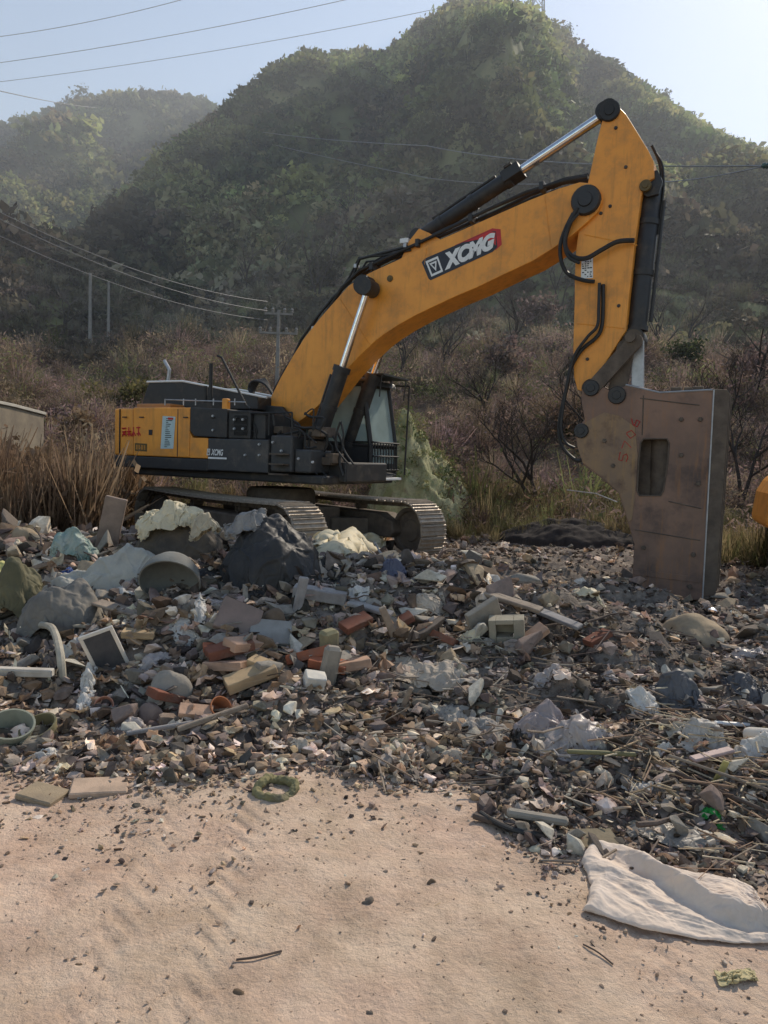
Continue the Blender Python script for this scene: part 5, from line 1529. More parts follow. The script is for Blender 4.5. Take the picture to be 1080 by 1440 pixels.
# stones and crumbs on the dirt road
n = 5200; y = 1.2 + 2.6 * rg.random(n) ** .7; x = rg.uniform(-.75, .75, n) * y; k = y < rub_edge(x) + .05; x, y = x[k], y[k]; n = len(x)
near = np.exp(-(rub_edge(x) - y) * 1.6)
s = .0015 + .013 * rg.random(n) ** 7 + .030 * near * rg.random(n) ** 2.2
C = np.array([(.46, .35, .26), (.40, .29, .21), (.54, .44, .35), (.36, .26, .19), (.50, .38, .29)])[rg.integers(0, 5, n)] * rg.uniform(.7, 1.2, (n, 1))
V, F, C = scatter(chunks, np.stack([x, y, g_all(x, y) + s * .02], 1), s[:, None] * rg.uniform(.7, 1.3, (n, 3)), rot_rand(n, rg, .6), C, rg)
o = link('gravel', np_mesh('gravel', V, F, C), M_RUB); tag(o, 'small pebbles and earth crumbs on the dirt road', 'gravel', kind='stuff')

# ---------------------------------------------------------------- single pieces
def rmat(name, c, c2=None, **k):
    c = (c[0] * 1.05, c[1], c[2] * .9)
    return mat(name, c, c2 or tuple(v * .78 for v in c), rough=k.pop('rough', .9), scale=k.pop('scale', 7), bump=k.pop('bump', .45), bscale=k.pop('bscale', 45), bdist=.008, spots=k.pop('spots', (.20, .17, .14)), spot_scale=6, spot_amt=.45, spec=.2, **k)
CM = {'pale': rmat('pale_concrete', (.54, .52, .47)), 'grey': rmat('grey_concrete', (.30, .28, .255)), 'dark': rmat('dark_stone', (.14, .12, .108)), 'tan': rmat('tan_sandstone', (.34, .275, .20)),
      'mauve': rmat('purplish_stone', (.25, .195, .18)), 'brown': rmat('brown_clod', (.15, .11, .08))}
def chunk_mesh(seed, shape):
    bm = hull(seed, 13, shape)
    bmesh.ops.dissolve_limit(bm, angle_limit=R(14), verts=bm.verts, edges=bm.edges)
    bmesh.ops.bevel(bm, geom=bm.edges[:], offset=.022, segments=1, affect='EDGES', clamp_overlap=True)
    bmesh.ops.triangulate(bm, faces=bm.faces)
    bmesh.ops.subdivide_edges(bm, edges=bm.edges[:], cuts=1)
    for v in bm.verts: v.co += Vector(mnoise.noise_vector(v.co * 4 + Vector((seed, 0, 0)))) * .02
    me = bpy.data.meshes.new('concrete_chunk'); bm.to_mesh(me); bm.free(); return me
shapes = [('angular', (1, .8, .75)), ('angular', (1, .7, .6)), ('flat', (1, .8, .28)), ('flat', (1, .65, .2)), ('long', (1.2, .4, .35)), ('blocky', (1, .75, .6))]
lib = {}
for i, (sn, sh) in enumerate(shapes * 2):
    base = chunk_mesh(900 + i, sh)
    for cn in CM:
        me = base.copy(); me.materials.append(CM[cn]); lib.setdefault((sn, cn), []).append(me)
def zone(x, y):
    a = x / y
    e = float(rub_edge(np.array([x]))[0])
    if y - e < .75: return 'at the front edge by the road' if a < .12 else 'at the front edge near the sack'
    if y > 9.2: return 'on the flat ground behind the heap'
    if a < -.28: return 'below the plastic sheets at left'
    if a < 0.02: return 'in front of the tracks'
    if a < .26: return 'between the tracks and the breaker'
    return 'in the rubble below the breaker'
adj = {'pale': 'pale', 'grey': 'mid grey', 'dark': 'dark', 'tan': 'tan', 'mauve': 'purplish', 'brown': 'brown'}
rr = random.Random(5)
N = 0
while N < 290:
    y = 2.5 * (13.5 / 2.5) ** rr.random(); x = rr.uniform(-.56, .56) * y
    if y < float(rub_edge(np.array([x]))[0]) + .12: continue
    if math.hypot(x - SX, y - SY) < 2.6: continue
    s = (.08 + .19 * rr.random() ** 1.7) * (1 + .5 * sstep(5, 9, y) ) 
    cn = rr.choices(list(CM), [1.5, 2.4, 1.6, 1.2, 1.0, .8])[0]
    sn = rr.choice(['angular', 'flat', 'long', 'blocky', 'flat'])
    o = bpy.data.objects.new('concrete_chunk', rr.choice(lib[(sn, cn)])); COL.objects.link(o)
    if N < 55: y = rr.uniform(4.6, 8.6); x = rr.uniform(-.42, .22) * y; s = rr.uniform(.20, .40); sn = rr.choice(['flat', 'blocky', 'angular', 'flat']); cn = rr.choice(['pale', 'grey', 'grey', 'tan', 'mauve', 'pale'])
    s = min(float(s), .03 + .05 * max(0., y - 1.2)); o.scale = (s * rr.uniform(.85, 1.2), s * rr.uniform(.85, 1.2), s * rr.uniform(.85, 1.2))
    o.location = (x, y, gz(x, y) + s * rr.uniform(.05, .3)); o.rotation_euler = (rr.gauss(0, .5), rr.gauss(0, .5), rr.uniform(0, 6.28))
    tag(o, f"{adj[cn]} {sn} masonry chunk {zone(x, y)}", 'rubble chunk', 'chunks of broken masonry in the rubble'); N += 1

def put(o, px, py, label, cat, rot=(0, 0, 0), lift=0.0, group=None, r_=None):
    p = G(px, py) if r_ is None else at_r(px, py, r_)
    o.location = (p.x, p.y, p.z + lift); o.rotation_euler = rot; tag(o, label, cat, group); return p
def scale_at(px, py):
    p = G(px, py); return math.hypot(p.x, p.y) / FPX
# bricks
bm_ = MB(); bm_.box(-.12, .12, -.057, .057, -.026, .026); brick_me = bm_.mesh('brick')
bm = bmesh.new(); bm.from_mesh(brick_me); bmesh.ops.bevel(bm, geom=bm.edges[:], offset=.004, segments=1, affect='EDGES'); bmesh.ops.triangulate(bm, faces=bm.faces); bmesh.ops.subdivide_edges(bm, edges=bm.edges[:], cuts=3)
for v in bm.verts: v.co += Vector(mnoise.noise_vector(v.co * 30)) * .003
bm.to_mesh(brick_me); bm.free()
BM = [rmat('red_brick', (.36, .13, .075)), rmat('pale_pink_brick', (.48, .32, .24)), rmat('tan_brick', (.44, .33, .21)), rmat('dark_red_brick', (.2, .085, .06))]
bmes = []
for mt in BM: me = brick_me.copy(); me.materials.append(mt); bmes.append(me)
bricks = [(435, 935, 0, .1, 1.3, 'red brick with a sunlit top near the middle of the heap'), (463, 945, 0, -.3, 1.1, 'red brick next to the white block'), (322, 925, 3, .5, 1.3, 'dark red brick lying on the left of the bricks'),
          (316, 948, 1, -.2, 1.1, 'pale pink brick half buried left of the tan brick'), (352, 966, 2, .4, 1.35, 'tan brick lit from above below the grey slab'), (345, 918, 1, .9, 1.2, 'peach coloured broken brick leaning beside the grey slab'),
          (490, 948, 1, .2, 1.2, 'pinkish brick right of the white block'), (372, 945, 2, -.4, .9, 'small tan brick under the grey slab'), (306, 918, 0, .3, .8, 'small round worn red brick on the left of the bricks'),
          (130, 815 + 60, 2, .6, .9, 'tan brick in the left of the heap'), (560, 885, 3, .2, 1.0, 'dark red brick above the draped cloth'), (620, 905, 3, -.5, 1.0, 'dark brick left of the hollow block'),
          (748, 905, 1, .3, 1.0, 'pinkish brick right of the hollow block'), (235, 990, 3, .9, 1.0, 'dark red brick in the left foreground rubble'), (500, 885, 3, .7, 1.0, 'dark red brick behind the middle bricks'),
          (275, 1010, 1, .2, .8, 'pale brick beside the orange pot'), (840, 905, 3, .5, .9, 'dark brick just left under the breaker'), (195, 900, 2, .1, .9, 'tan brick under the round basin')]
for i, (px, py, k, rz, sc_, lab) in enumerate(bricks):
    o = bpy.data.objects.new('brick', bmes[k]); COL.objects.link(o); o.scale = (sc_, sc_, sc_)
    put(o, px, py, lab, 'brick', (rr.gauss(0, .25), rr.gauss(0, .25), rz), .05 * sc_, 'bricks in the rubble')

def prismo(name, label, cat, px, py, dims, rot, m, lift=.05, bevel=.006, group=None):
    mb = MB(); x, y, z = dims; mb.box(-x / 2, x / 2, -y / 2, y / 2, -z / 2, z / 2)
    me = mb.mesh(name); bm = bmesh.new(); bm.from_mesh(me)
    bmesh.ops.bevel(bm, geom=bm.edges[:], offset=min(bevel, min(dims) * .3), segments=1, affect='EDGES'); bmesh.ops.triangulate(bm, faces=bm.faces); bmesh.ops.subdivide_edges(bm, edges=bm.edges[:], cuts=2)
    sd_ = px * .13
    for v in bm.verts: v.co += Vector(mnoise.noise_vector(v.co * 9 + Vector((sd_, 0, 0)))) * min(dims) * .10
    bm.to_mesh(me); bm.free()
    o = link(name, me, m); put(o, px, py, label, cat, rot, lift, group); return o
M_WOOD = mat('weathered_wood', (.34, .27, .20), (.2, .155, .12), rough=.85, scale=8, bump=.4); M_WOODD = mat('dark_wet_wood', (.12, .085, .065), (.07, .05, .04), rough=.8, scale=8, bump=.4)
M_WOODG = mat('grey_wood', (.33, .31, .29), (.22, .2, .19), rough=.85, scale=8, bump=.4); M_PINK = mat('pink_board', (.50, .36, .32), (.36, .26, .23), rough=.7, scale=8)
M_YEL = mat('yellow_plastic', (.55, .48, .18), (.45, .38, .14), rough=.5, scale=8)
prismo('concrete_block', 'bright white plaster block beside the red brick', 'block', 442, 972, (.13, .10, .085), (.3, .2, .3), rmat('white_plaster', (.66, .63, .58), (.5, .48, .44), spots=(.38, .35, .30)), .07)
prismo('stone_post', 'grey tapered stone standing right of the white block', 'stone', 462, 968, (.11, .08, .30), (.1, .15, .3), CM['grey'], .13, .02)
prismo('stone_post', 'yellowish mossy stone standing behind the red brick', 'stone', 462, 925, (.12, .1, .22), (.1, -.1, .6), rmat('mossy_stone', (.27, .25, .16)), .09, .02)
prismo('concrete_slab', 'flat light grey slab leaning above the bricks', 'slab', 380, 905, (.30, .22, .04), (.6, .1, .2), rmat('light_grey_slab', (.28, .28, .28)), .08)
prismo('concrete_slab', 'leaning grey slab left of the hollow block', 'slab', 682, 893, (.28, .05, .32), (.3, -.5, .35), CM['grey'], .10)
prismo('concrete_slab', 'pinkish slanting slab above the rubble left of the bricks', 'slab', 335, 890, (.30, .25, .05), (.9, .4, .2), CM['mauve'], .10)
prismo('concrete_slab', 'flat dirty slab at the front edge above the sack', 'slab', 835, 1188, (.20, .13, .03), (.15, 0, .1), rmat('mud_slab', (.22, .19, .14)), .02)
prismo('concrete_slab', 'flat slab lying on the road edge at the left', 'slab', 140, 1110, (.26, .16, .03), (.05, .06, .3), rmat('pinkish_slab', (.47, .36, .29)), .01)
prismo('concrete_slab', 'tan slab at the very left of the road edge', 'slab', 60, 1120, (.20, .14, .03), (.05, .06, -.3), CM['tan'], .01)
prismo('timber', 'short upright grey stake in the dark rubble', 'stake', 420, 866, (.07, .05, .36), (.05, .18, .2), M_WOODG, .12)
prismo('timber', 'grey beam end in front of the near track', 'beam', 450, 850, (.42, .12, .09), (.1, .1, -.1), M_WOODG, .08)
prismo('timber', 'pale narrow lath lying at the left edge of the heap', 'lath', 12, 955, (.55, .06, .05), (0, .02, .05), mat('pale_lath', (.55, .5, .42), (.4, .36, .3), rough=.8, scale=8), .05)
prismo('timber', 'brown plank leaning on the left trash bag', 'plank', 155, 775, (.22, .05, .65), (.1, .22, .1), mat('brown_plank', (.30, .22, .17), (.18, .13, .1), rough=.8, scale=5), .25)
prismo('timber', 'thin dark board lying in front of the grey stones at left centre', 'board', 180, 868, (.6, .12, .02), (.1, .12, -.35), M_WOOD, .05)
prismo('timber', 'log lying at the front edge right of the centre', 'log', 755, 1158, (.27, .045, .035), (.1, .03, -.2), CM['grey'], .03, .02)
prismo('timber', 'pink board end among the bamboo splinters', 'board', 1000, 1077, (.26, .05, .02), (.1, -.1, .35), M_PINK, .06)
prismo('timber', 'yellow plastic strip standing in the bamboo splinters', 'plastic strip', 1012, 1100, (.035, .01, .14), (.2, .3, .1), M_YEL, .05)
prismo('timber', 'long brown stick sloping down to the right edge', 'stick', 1040, 1140, (.62, .018, .018), (0, .12, -.75), M_WOODD, .05)
prismo('timber', 'second brown stick beside the long one at the right edge', 'stick', 1020, 1110, (.55, .014, .014), (0, .1, -.62), M_WOOD, .07)
prismo('timber', 'olive bamboo pole lying level right of the plastic film', 'pole', 845, 1072, (.36, .022, .022), (0, .0, -.02), mat('olive_bamboo', (.24, .22, .10), (.16, .14, .07), rough=.6, scale=8), .05)
prismo('timber', 'dark branch at the front edge right of the dirt road tip', 'branch', 715, 1168, (.34, .03, .025), (0, .03, -.5), M_WOODD, .02)
prismo('timber', 'pale lath crossing the dark rubble right of the white block', 'lath', 568, 1005, (.03, .03, .26), (.3, .3, .1), M_WOOD, .07)
prismo('timber', 'pale straight piece lying right of the dark stones', 'lath', 1030, 1030, (.22, .03, .02), (0, .05, .05), M_WH, .05)
prismo('timber', 'diagonal pale stick in front of the orange pot', 'stick', 300, 1025, (.42, .03, .03), (0, -.2, .5), M_WOOD, .07)
prismo('timber', 'thin pale stick lying across the left centre rubble', 'stick', 230, 1035, (.40, .025, .025), (0, -.1, .3), M_WOODG, .05)
prismo('timber', 'grey plank end below the hollow block', 'plank', 775, 880, (.5, .09, .03), (.2, .2, -.7), M_WOODG, .08)
prismo('timber', 'brown plank lying behind the hollow block', 'plank', 715, 858, (.55, .09, .03), (.2, .15, -.6), M_WOOD, .08)
prismo('timber', 'pale plank standing in the centre of the heap', 'plank', 548, 905, (.05, .03, .34), (.2, -.45, .2), M_WOOD, .12)
prismo('timber', 'light plank lying on the heap behind the draped cloth', 'plank', 520, 870, (.36, .08, .03), (.2, .15, -.35), M_WOODG, .08)
sk_ = random.Random(8)
for i in range(34):
    y = 2.9 * (11 / 2.9) ** sk_.random(); x = sk_.uniform(-.5, .5) * y
    if y < float(rub_edge(np.array([x]))[0]) + .35: continue
    L_ = sk_.uniform(.15, .55) * (1 if y < 6 else 1.4); r0 = sk_.uniform(.006, .016)
    mb = MB(); pts = [Vector((L_ * (t - .5), sk_.uniform(-.03, .03), sk_.uniform(-.02, .02))) for t in (0, .3, .6, 1)]
    mb.tube(pts, [r0, r0 * .9, r0 * .8, r0 * .5], 6)
    k = sk_.randrange(3); o = mb.build('stick', [M_WOOD, M_WOODD, M_WOODG][k], smooth=True)
    o.location = (x, y, gz(x, y) + .05 + L_ * .12); o.rotation_euler = (0, sk_.gauss(0, .3), sk_.uniform(0, 3.1))
    tag(o, ['brown', 'dark', 'grey'][k] + ' broken stick lying ' + zone(x, y), 'stick', 'broken sticks in the rubble')

# hollow block with a hole
M_HB = rmat('cream_block', (.33, .31, .26))
mb = MB(); 
for (a0, a1, b0, b1) in ((-.15, -.09, -.13, .13), (.06, .15, -.13, .13), (-.09, .06, -.13, -.02), (-.09, .06, .09, .13)): mb.box(a0, a1, -.07, .07, b0, b1)
mb.box(-.149, .149, .07, .10, -.129, .129)
o = mb.build('hollow_block', M_HB, bevel=.006); o.scale = (.85, .85, .85); put(o, 712, 912, 'cream hollow block with a dark square hole, standing in the heap', 'block', (.1, -.1, -.2), .12)

# ---- a small cloth relaxation: excess cloth settles over a heap and buckles into folds
def relax_cloth(P, rest_u, rest_v, hfun, iters=170, grav=.004, stiff_b=.25, seed=0, fric=.7):
    """P (n,m,3); rest lengths; hfun(x, y) gives the height of whatever lies underneath"""
    V = np.zeros_like(P); rd = math.hypot(rest_u, rest_v)
    def con(a, b, L_, k, D, Wt):
        d = P[b] - P[a]; l_ = np.sqrt((d * d).sum(-1, keepdims=True)) + 1e-9
        c = d * (k * .5 * (l_ - L_) / l_); D[a] += c; D[b] -= c; Wt[a] += 1; Wt[b] += 1
    s = slice
    prs = [((s(0, -1), s(None)), (s(1, None), s(None)), rest_u, 1), ((s(None), s(0, -1)), (s(None), s(1, None)), rest_v, 1),
           ((s(0, -1), s(0, -1)), (s(1, None), s(1, None)), rd, .8), ((s(1, None), s(0, -1)), (s(0, -1), s(1, None)), rd, .8),
           ((s(0, -2), s(None)), (s(2, None), s(None)), 2 * rest_u, stiff_b), ((s(None), s(0, -2)), (s(None), s(2, None)), 2 * rest_v, stiff_b)]
    for it in range(iters):
        V *= .90; V[..., 2] -= grav; P = P + V; O = P.copy()
        for sub in range(3):
            D = np.zeros_like(P); Wt = np.zeros(P.shape[:2] + (1,))
            for q_ in prs: con(*q_, D, Wt)
            P = P + D / np.maximum(Wt, 1) * 1.7
            h = hfun(P[..., 0], P[..., 1]) + .006
            pen = P[..., 2] < h
            P[..., 2] = np.where(pen, h, P[..., 2])
        V = V + (P - O) * .8
        V[pen] *= (1 - fric)
    return P

def height_cache(x0, x1, y0, y1, fn, n=70):
    gx = np.linspace(x0, x1, n); gy = np.linspace(y0, y1, n); X, Y = np.meshgrid(gx, gy, indexing='ij')
    Hh = fn(X.ravel(), Y.ravel()).reshape(n, n)
    def f(x, y):
        a = np.clip((x - x0) / (x1 - x0) * (n - 1), 0, n - 1.001); b = np.clip((y - y0) / (y1 - y0) * (n - 1), 0, n - 1.001)
        i = a.astype(int); j = b.astype(int); a = a - i; b = b - j
        return (Hh[i, j] * (1 - a) + Hh[i + 1, j] * a) * (1 - b) + (Hh[i, j + 1] * (1 - a) + Hh[i + 1, j + 1] * a) * b
    return f

def worley(x, y):
    xi = np.floor(x).astype(int); yi = np.floor(y).astype(int); f1 = np.full(x.shape, 9.); f2 = np.full(x.shape, 9.)
    for a in (-1, 0, 1):
        for b in (-1, 0, 1):
            h = _perm[(_perm[(xi + a) % 512] + yi + b) % 512]
            px_ = xi + a + (_ga[h] / 6.2832); py_ = yi + b + (_ga[(h * 7 + 13) % 1500] / 6.2832)
            d = np.hypot(x - px_, y - py_)
            f2 = np.where(d < f1, f1, np.minimum(f2, d)); f1 = np.minimum(f1, d)
    return f1, f2

def refine(P, k, crease, cell, seed=0):
    """upsample a cloth grid k times and press sharp creases into it"""
    n, m_ = P.shape[:2]
    def up(A, ax):
        A = np.moveaxis(A, ax, 0); L_ = A.shape[0]; t = np.linspace(0, L_ - 1, (L_ - 1) * k + 1); i = np.minimum(t.astype(int), L_ - 2); f = (t - i)[:, None, None]
        p0 = A[np.maximum(i - 1, 0)]; p1 = A[i]; p2 = A[i + 1]; p3 = A[np.minimum(i + 2, L_ - 1)]
        R_ = .5 * ((2 * p1) + (-p0 + p2) * f + (2 * p0 - 5 * p1 + 4 * p2 - p3) * f ** 2 + (-p0 + 3 * p1 - 3 * p2 + p3) * f ** 3)
        return np.moveaxis(R_, 0, ax)
    P = up(up(P, 0), 1)
    du = np.gradient(P, axis=0); dv = np.gradient(P, axis=1); N_ = np.cross(du, dv); N_ /= np.linalg.norm(N_, axis=-1, keepdims=True) + 1e-9
    N_ *= np.sign(N_[..., 2:3].mean() + 1e-9)
    su = np.cumsum(np.linalg.norm(du, axis=-1), 0).mean(1)[:, None] / cell + 0 * P[..., 0]; sv = np.cumsum(np.linalg.norm(dv, axis=-1), 1).mean(0)[None] / cell + 0 * P[..., 0]
    su = su + .5 * fbm(su * .5 + seed, sv * .5, 3); sv = sv + .5 * fbm(su * .5, sv * .5 + seed + 7, 3)
    a1, a2 = worley(su + seed * 3.7, sv * .75 + seed); b1, b2 = worley(su * 2.1 + seed, sv * 1.7 + 5); c1, c2 = worley(su * 4.7 + seed, sv * 4.3 + 5)
    hgt = (a1 - .4) + .45 * (b1 - .4) + .16 * (c1 - .4) + .5 * np.exp(-((a2 - a1) / .09) ** 2) - .25 * np.exp(-((b2 - b1) / .08) ** 2)
    return P + N_ * (hgt * crease)[..., None]

def grid_obj(name, P, m, label, cat, thick=.004, group=None, sub=0, crease=.012, cell=.14, seed=0, k=3):
    P = refine(P, k, crease, cell, seed)
    n, m_ = P.shape[:2]; c = Vector(tuple(P.reshape(-1, 3).mean(0)))
    c.z = float(P[..., 2].min())
    i = np.arange(n - 1)[:, None] * m_ + np.arange(m_ - 1)[None]
    F = np.stack([i, i + m_, i + m_ + 1, i + 1], -1).reshape(-1, 4)
    o = link(name, np_mesh(name, P.reshape(-1, 3) - np.array(c), F, smooth=True), m, None, c)
    if sub: sm = o.modifiers.new('smooth', 'SUBSURF'); sm.levels = sub; sm.render_levels = sub
    md = o.modifiers.new('thickness', 'SOLIDIFY'); md.thickness = thick; md.offset = -1
    tag(o, label, cat, group); return o

def draped(name, px, py, wpx, hpx, m, label, cat, seed, excess=1.25, dep=.8, n=56, under=0.0, lump=.25, size=1.35, iters=170, rz=0.0, group=None, flat=.5, stiff=.2, skewx=0.0, thick=.004, crease=.02, cell=.16, boxy=.55):
    """excess cloth thrown over a rounded load at photo position px, py (its base)"""
    p = G(px, py); k = math.hypot(p.x, p.y) / FPX; hw = wpx * k / 2; h = hpx * k * 1.0
    cx, cy = p.x, p.y + hw * dep * .8
    ca, sa = math.cos(rz), math.sin(rz)
    rp = random.Random(seed * 13 + 1)
    peaks = [(rp.uniform(-.62, .62), rp.uniform(-.5, .5), rp.uniform(.55, 1.0), rp.uniform(.30, .62)) for _ in range(7)] + [(rp.uniform(-.2, .2), rp.uniform(-.1, .1), 1.0, .55)]
    def load(x, y):
        u = ((x - cx) * ca + (y - cy) * sa) / hw; v = (-(x - cx) * sa + (y - cy) * ca) / (hw * dep)
        z = 0 * u
        for (pu, pv, ph, pr_) in peaks:
            ph = ph * (1 - .45 * (pu * pu + pv * pv)) * (1 + skewx * pu)
            d = np.abs(np.hypot(u - pu, v - pv) / pr_ + .12 * fbm(u * 4 + pu * 9, v * 4, 2))
            z = np.maximum(z, ph * np.clip(1.12 - d ** 1.7 * .62, 0, 1))
        core = np.clip(1 - (u * u + v * v) ** 1.3, 0, 1) ** .6
        z = np.maximum(z * (core > 0) * (1 - .35 * (boxy > .6)), core * boxy * (1 + .22 * fbm(u * 1.7 + seed, v * 1.7, 3)))
        return z * (h - under * k) + (under * k) * (core > 0)
    R_ = hw * 2.2
    f = height_cache(cx - R_, cx + R_, cy - R_, cy + R_, lambda x, y: g_all(x, y) + load(x, y))
    L_ = hw * size
    u, v = np.meshgrid(np.linspace(-1, 1, n), np.linspace(-1, 1, n), indexing='ij')
    q = 1 - .13 * np.clip(np.abs(u * v), 0, 1)
    X = u * L_ * q; Y = v * L_ * dep * q
    rg3 = np.random.default_rng(seed)
    P = np.stack([cx + X * ca - Y * sa, cy + X * sa + Y * ca, np.full_like(X, 0.0)], -1)
    P[..., 2] = f(P[..., 0], P[..., 1]) + .05 + .1 * hw * fbm(u * 3 + seed, v * 3, 3) + rg3.normal(0, .004, X.shape)
    st_ = 2 * L_ / (n - 1)
    P = relax_cloth(P, st_ * excess, st_ * dep * excess, f, iters, grav=.0022 * max(hw, .1) / .3, stiff_b=stiff, seed=seed)
    return grid_obj(name, P, m, label, cat, thick, group, crease=crease, cell=cell, seed=seed)

# crumpled bags: displaced closed forms
def bag(name, px, py, wpx, hpx, m, label, cat, seed, amp=.35, freq=2.2, dep=.8, cuts=5, flat=.2, group=None, rz=0.0, lift=0.0, slump=.25):
    p = G(px, py); k = math.hypot(p.x, p.y) / FPX; w_, h = wpx * k, hpx * k * 1.05
    bm = bmesh.new(); bmesh.ops.create_icosphere(bm, subdivisions=cuts, radius=1)
    off = Vector((seed * 3.1, seed * 1.7, seed * .9))
    vd = lambda p_: mnoise.voronoi(p_)[0][0]
    for v in bm.verts:
        c = v.co.copy()
        w_p = c * freq * .55 + off + Vector(mnoise.noise_vector(c * 1.3 + off)) * .5
        w_p.z *= .7
        f = .62 * vd(w_p) + .30 * vd(w_p * 2.3) + .13 * vd(w_p * 5.1)
        q_ = mnoise.noise(c * 1.1 + off)
        v.co = c * (.78 + amp * (1.0 * f - .3 + 1.1 * q_))
        sl = 1 + slump * (1 - c.z) * .5
        v.co.x *= sl; v.co.y *= sl
    zs = [v.co.z for v in bm.verts]; xs_ = [v.co.x for v in bm.verts]
    sx = w_ / (max(xs_) - min(xs_)); sz = h / (max(zs) * (1 + flat))
    for v in bm.verts:
        z = v.co.z
        if z < -flat * max(zs): z = -flat * max(zs) + (z + flat * max(zs)) * .25
        v.co = Vector((v.co.x * sx, v.co.y * sx * dep, (z + flat * max(zs)) * sz))
    me = bpy.data.meshes.new(name); bm.to_mesh(me); bm.free()
    me.polygons.foreach_set('use_smooth', [True] * len(me.polygons))
    o = link(name, me, m, None, (p.x, p.y, p.z - .03 + lift)); o.rotation_euler = (0, 0, rz); tag(o, label, cat, group); return o
def cloth(name, c, c2=None, tr=.32, rough=.6, **k):
    c = (min(c[0] * 1.05, .9), c[1] * .98, c[2] * .88)
    return mat(name, c, c2 or tuple(v * .85 for v in c), rough=rough, scale=5, transl=tr, bump=.35, bscale=22, spec=.35, bdist=.012, **k)
M_CREAM = cloth('cream_plastic', (.86, .81, .64), (.74, .68, .50), .4); M_BRSACK = cloth('brown_sack', (.11, .092, .07), (.06, .05, .04), .05, .8)
M_TARP = cloth('grey_tarpaulin', (.042, .041, .040), (.026, .025, .025), .04, .55); M_GSACK = cloth('grey_sack', (.21, .20, .18), (.13, .125, .115), .06, .8)
M_WPL = cloth('white_plastic', (.85, .84, .81), (.7, .69, .66), .4); M_SACK = cloth('woven_sack_cloth', (.84, .74, .66), (.76, .66, .57), .25, .85, spots=(.60, .49, .38), spot_scale=4, spot_amt=.5)
M_FILM = cloth('clear_film', (.68, .63, .62), (.48, .44, .43), .45, .3); M_CLOTH = cloth('ragged_cloth', (.66, .59, .50), (.48, .42, .35), .3, .85)
M_TEAL = cloth('teal_plastic', (.07, .33, .28), (.04, .2, .18), .2, .5); M_BLUE = cloth('blue_plastic', (.05, .10, .32), (.03, .06, .2), .2, .5); M_YLW = cloth('yellow_plastic_sheet', (.55, .55, .22), (.4, .4, .18), .25, .5)
M_LBLUE = cloth('pale_blue_plastic', (.42, .52, .60), (.3, .36, .42), .25, .45); M_BAGD = cloth('dark_bag', (.12, .12, .13), (.07, .07, .075), .05, .5)
draped('sack', 240, 812, 130, 60, M_BRSACK, 'big dark brown stuffed sack under the cream plastic', 'sack', 1, 1.18, .8, boxy=.95, crease=.018, cell=.25)
draped('plastic_bundle', 232, 806, 96, 88, M_CREAM, 'bright cream crumpled plastic bundle on top of the brown sack', 'plastic bundle', 2, 1.45, .7, lump=.5, size=.95, stiff=.05, under=50, iters=120)
draped('plastic_bundle', 284, 806, 46, 76, cloth('dirty_cream_plastic', (.6, .55, .42), (.42, .37, .28)), 'smaller dirty cream plastic lump right of the bright bundle', 'plastic bundle', 3, 1.4, .8, size=.95, under=48, stiff=.05, iters=110)
draped('tarpaulin_bale', 372, 822, 146, 68, M_TARP, 'large dark grey tarpaulin bale in front of the near track', 'tarpaulin bale', 4, 1.2, .8, size=1.5, n=70, boxy=.95, crease=.02, cell=.24)
draped('plastic_bag', 340, 812, 60, 80, cloth('speckled_plastic', (.36, .35, .34), (.2, .2, .2), .2), 'speckled grey plastic bag on top of the tarpaulin bale', 'plastic bag', 5, 1.35, .7, size=1.0, under=60, stiff=.05, iters=120)
draped('sack', 68, 900, 112, 62, M_GSACK, 'smooth grey stuffed sack at the left below the plastic roll', 'sack', 6, 1.14, .8, size=1.2, boxy=.95, crease=.014, cell=.25)
draped('sack', 2, 885, 76, 70, cloth('olive_sack', (.15, .14, .08), (.09, .085, .05), .05, .8), 'olive brown sack at the left edge under the yellow sheet', 'sack', 7, 1.15, .8, size=1.15, crease=.014, cell=.3)
bag('boulder', 14, 738, 44, 32, CM['pale'], 'pale boulder at the left edge above the sheets', 'boulder', 8, .2, 1.1, .9)
bag('boulder', 34, 765, 40, 24, CM['tan'], 'smaller tan boulder below the pale boulder', 'boulder', 9, .2, 1.1, .9)
draped('plastic_bag', 98, 789, 62, 43, cloth('white_teal_plastic', (.52, .58, .55), (.22, .36, .33)), 'white and teal torn plastic bag left of the leaning plank', 'plastic bag', 10, 1.38, .8, n=44, lump=.5, size=1.15, stiff=.06, iters=110)
draped('plastic_bag', 812, 1066, 90, 35, M_FILM, 'large shiny film bag in the right centre of the heap', 'plastic bag', 11, 1.38, .8, n=44, lump=.5, size=1.15, stiff=.06, iters=110)
draped('plastic_bag', 765, 1034, 76, 38, cloth('mauve_film', (.52, .46, .46), (.36, .31, .32), .4, .3), 'mauve film bag left of the large shiny one', 'plastic bag', 12, 1.38, .8, n=44, lump=.5, size=1.15, stiff=.06, iters=110)
draped('plastic_bag', 908, 1008, 44, 24, M_WPL, 'white plastic bag below the breaker', 'plastic bag', 13, 1.38, .8, n=44, lump=.5, size=1.15, stiff=.06, iters=110)
draped('plastic_bag', 958, 986, 76, 24, M_BAGD, 'dark grey bag to the right under the breaker', 'plastic bag', 14, 1.38, .8, n=44, lump=.5, size=1.15, stiff=.06, iters=110)
draped('plastic_bag', 1002, 1054, 66, 21, cloth('greyish_white_plastic', (.72, .70, .67), (.55, .53, .5), .4), 'greyish white torn plastic bag near the right edge', 'plastic bag', 15, 1.38, .8, n=44, lump=.5, size=1.15, stiff=.06, iters=110)
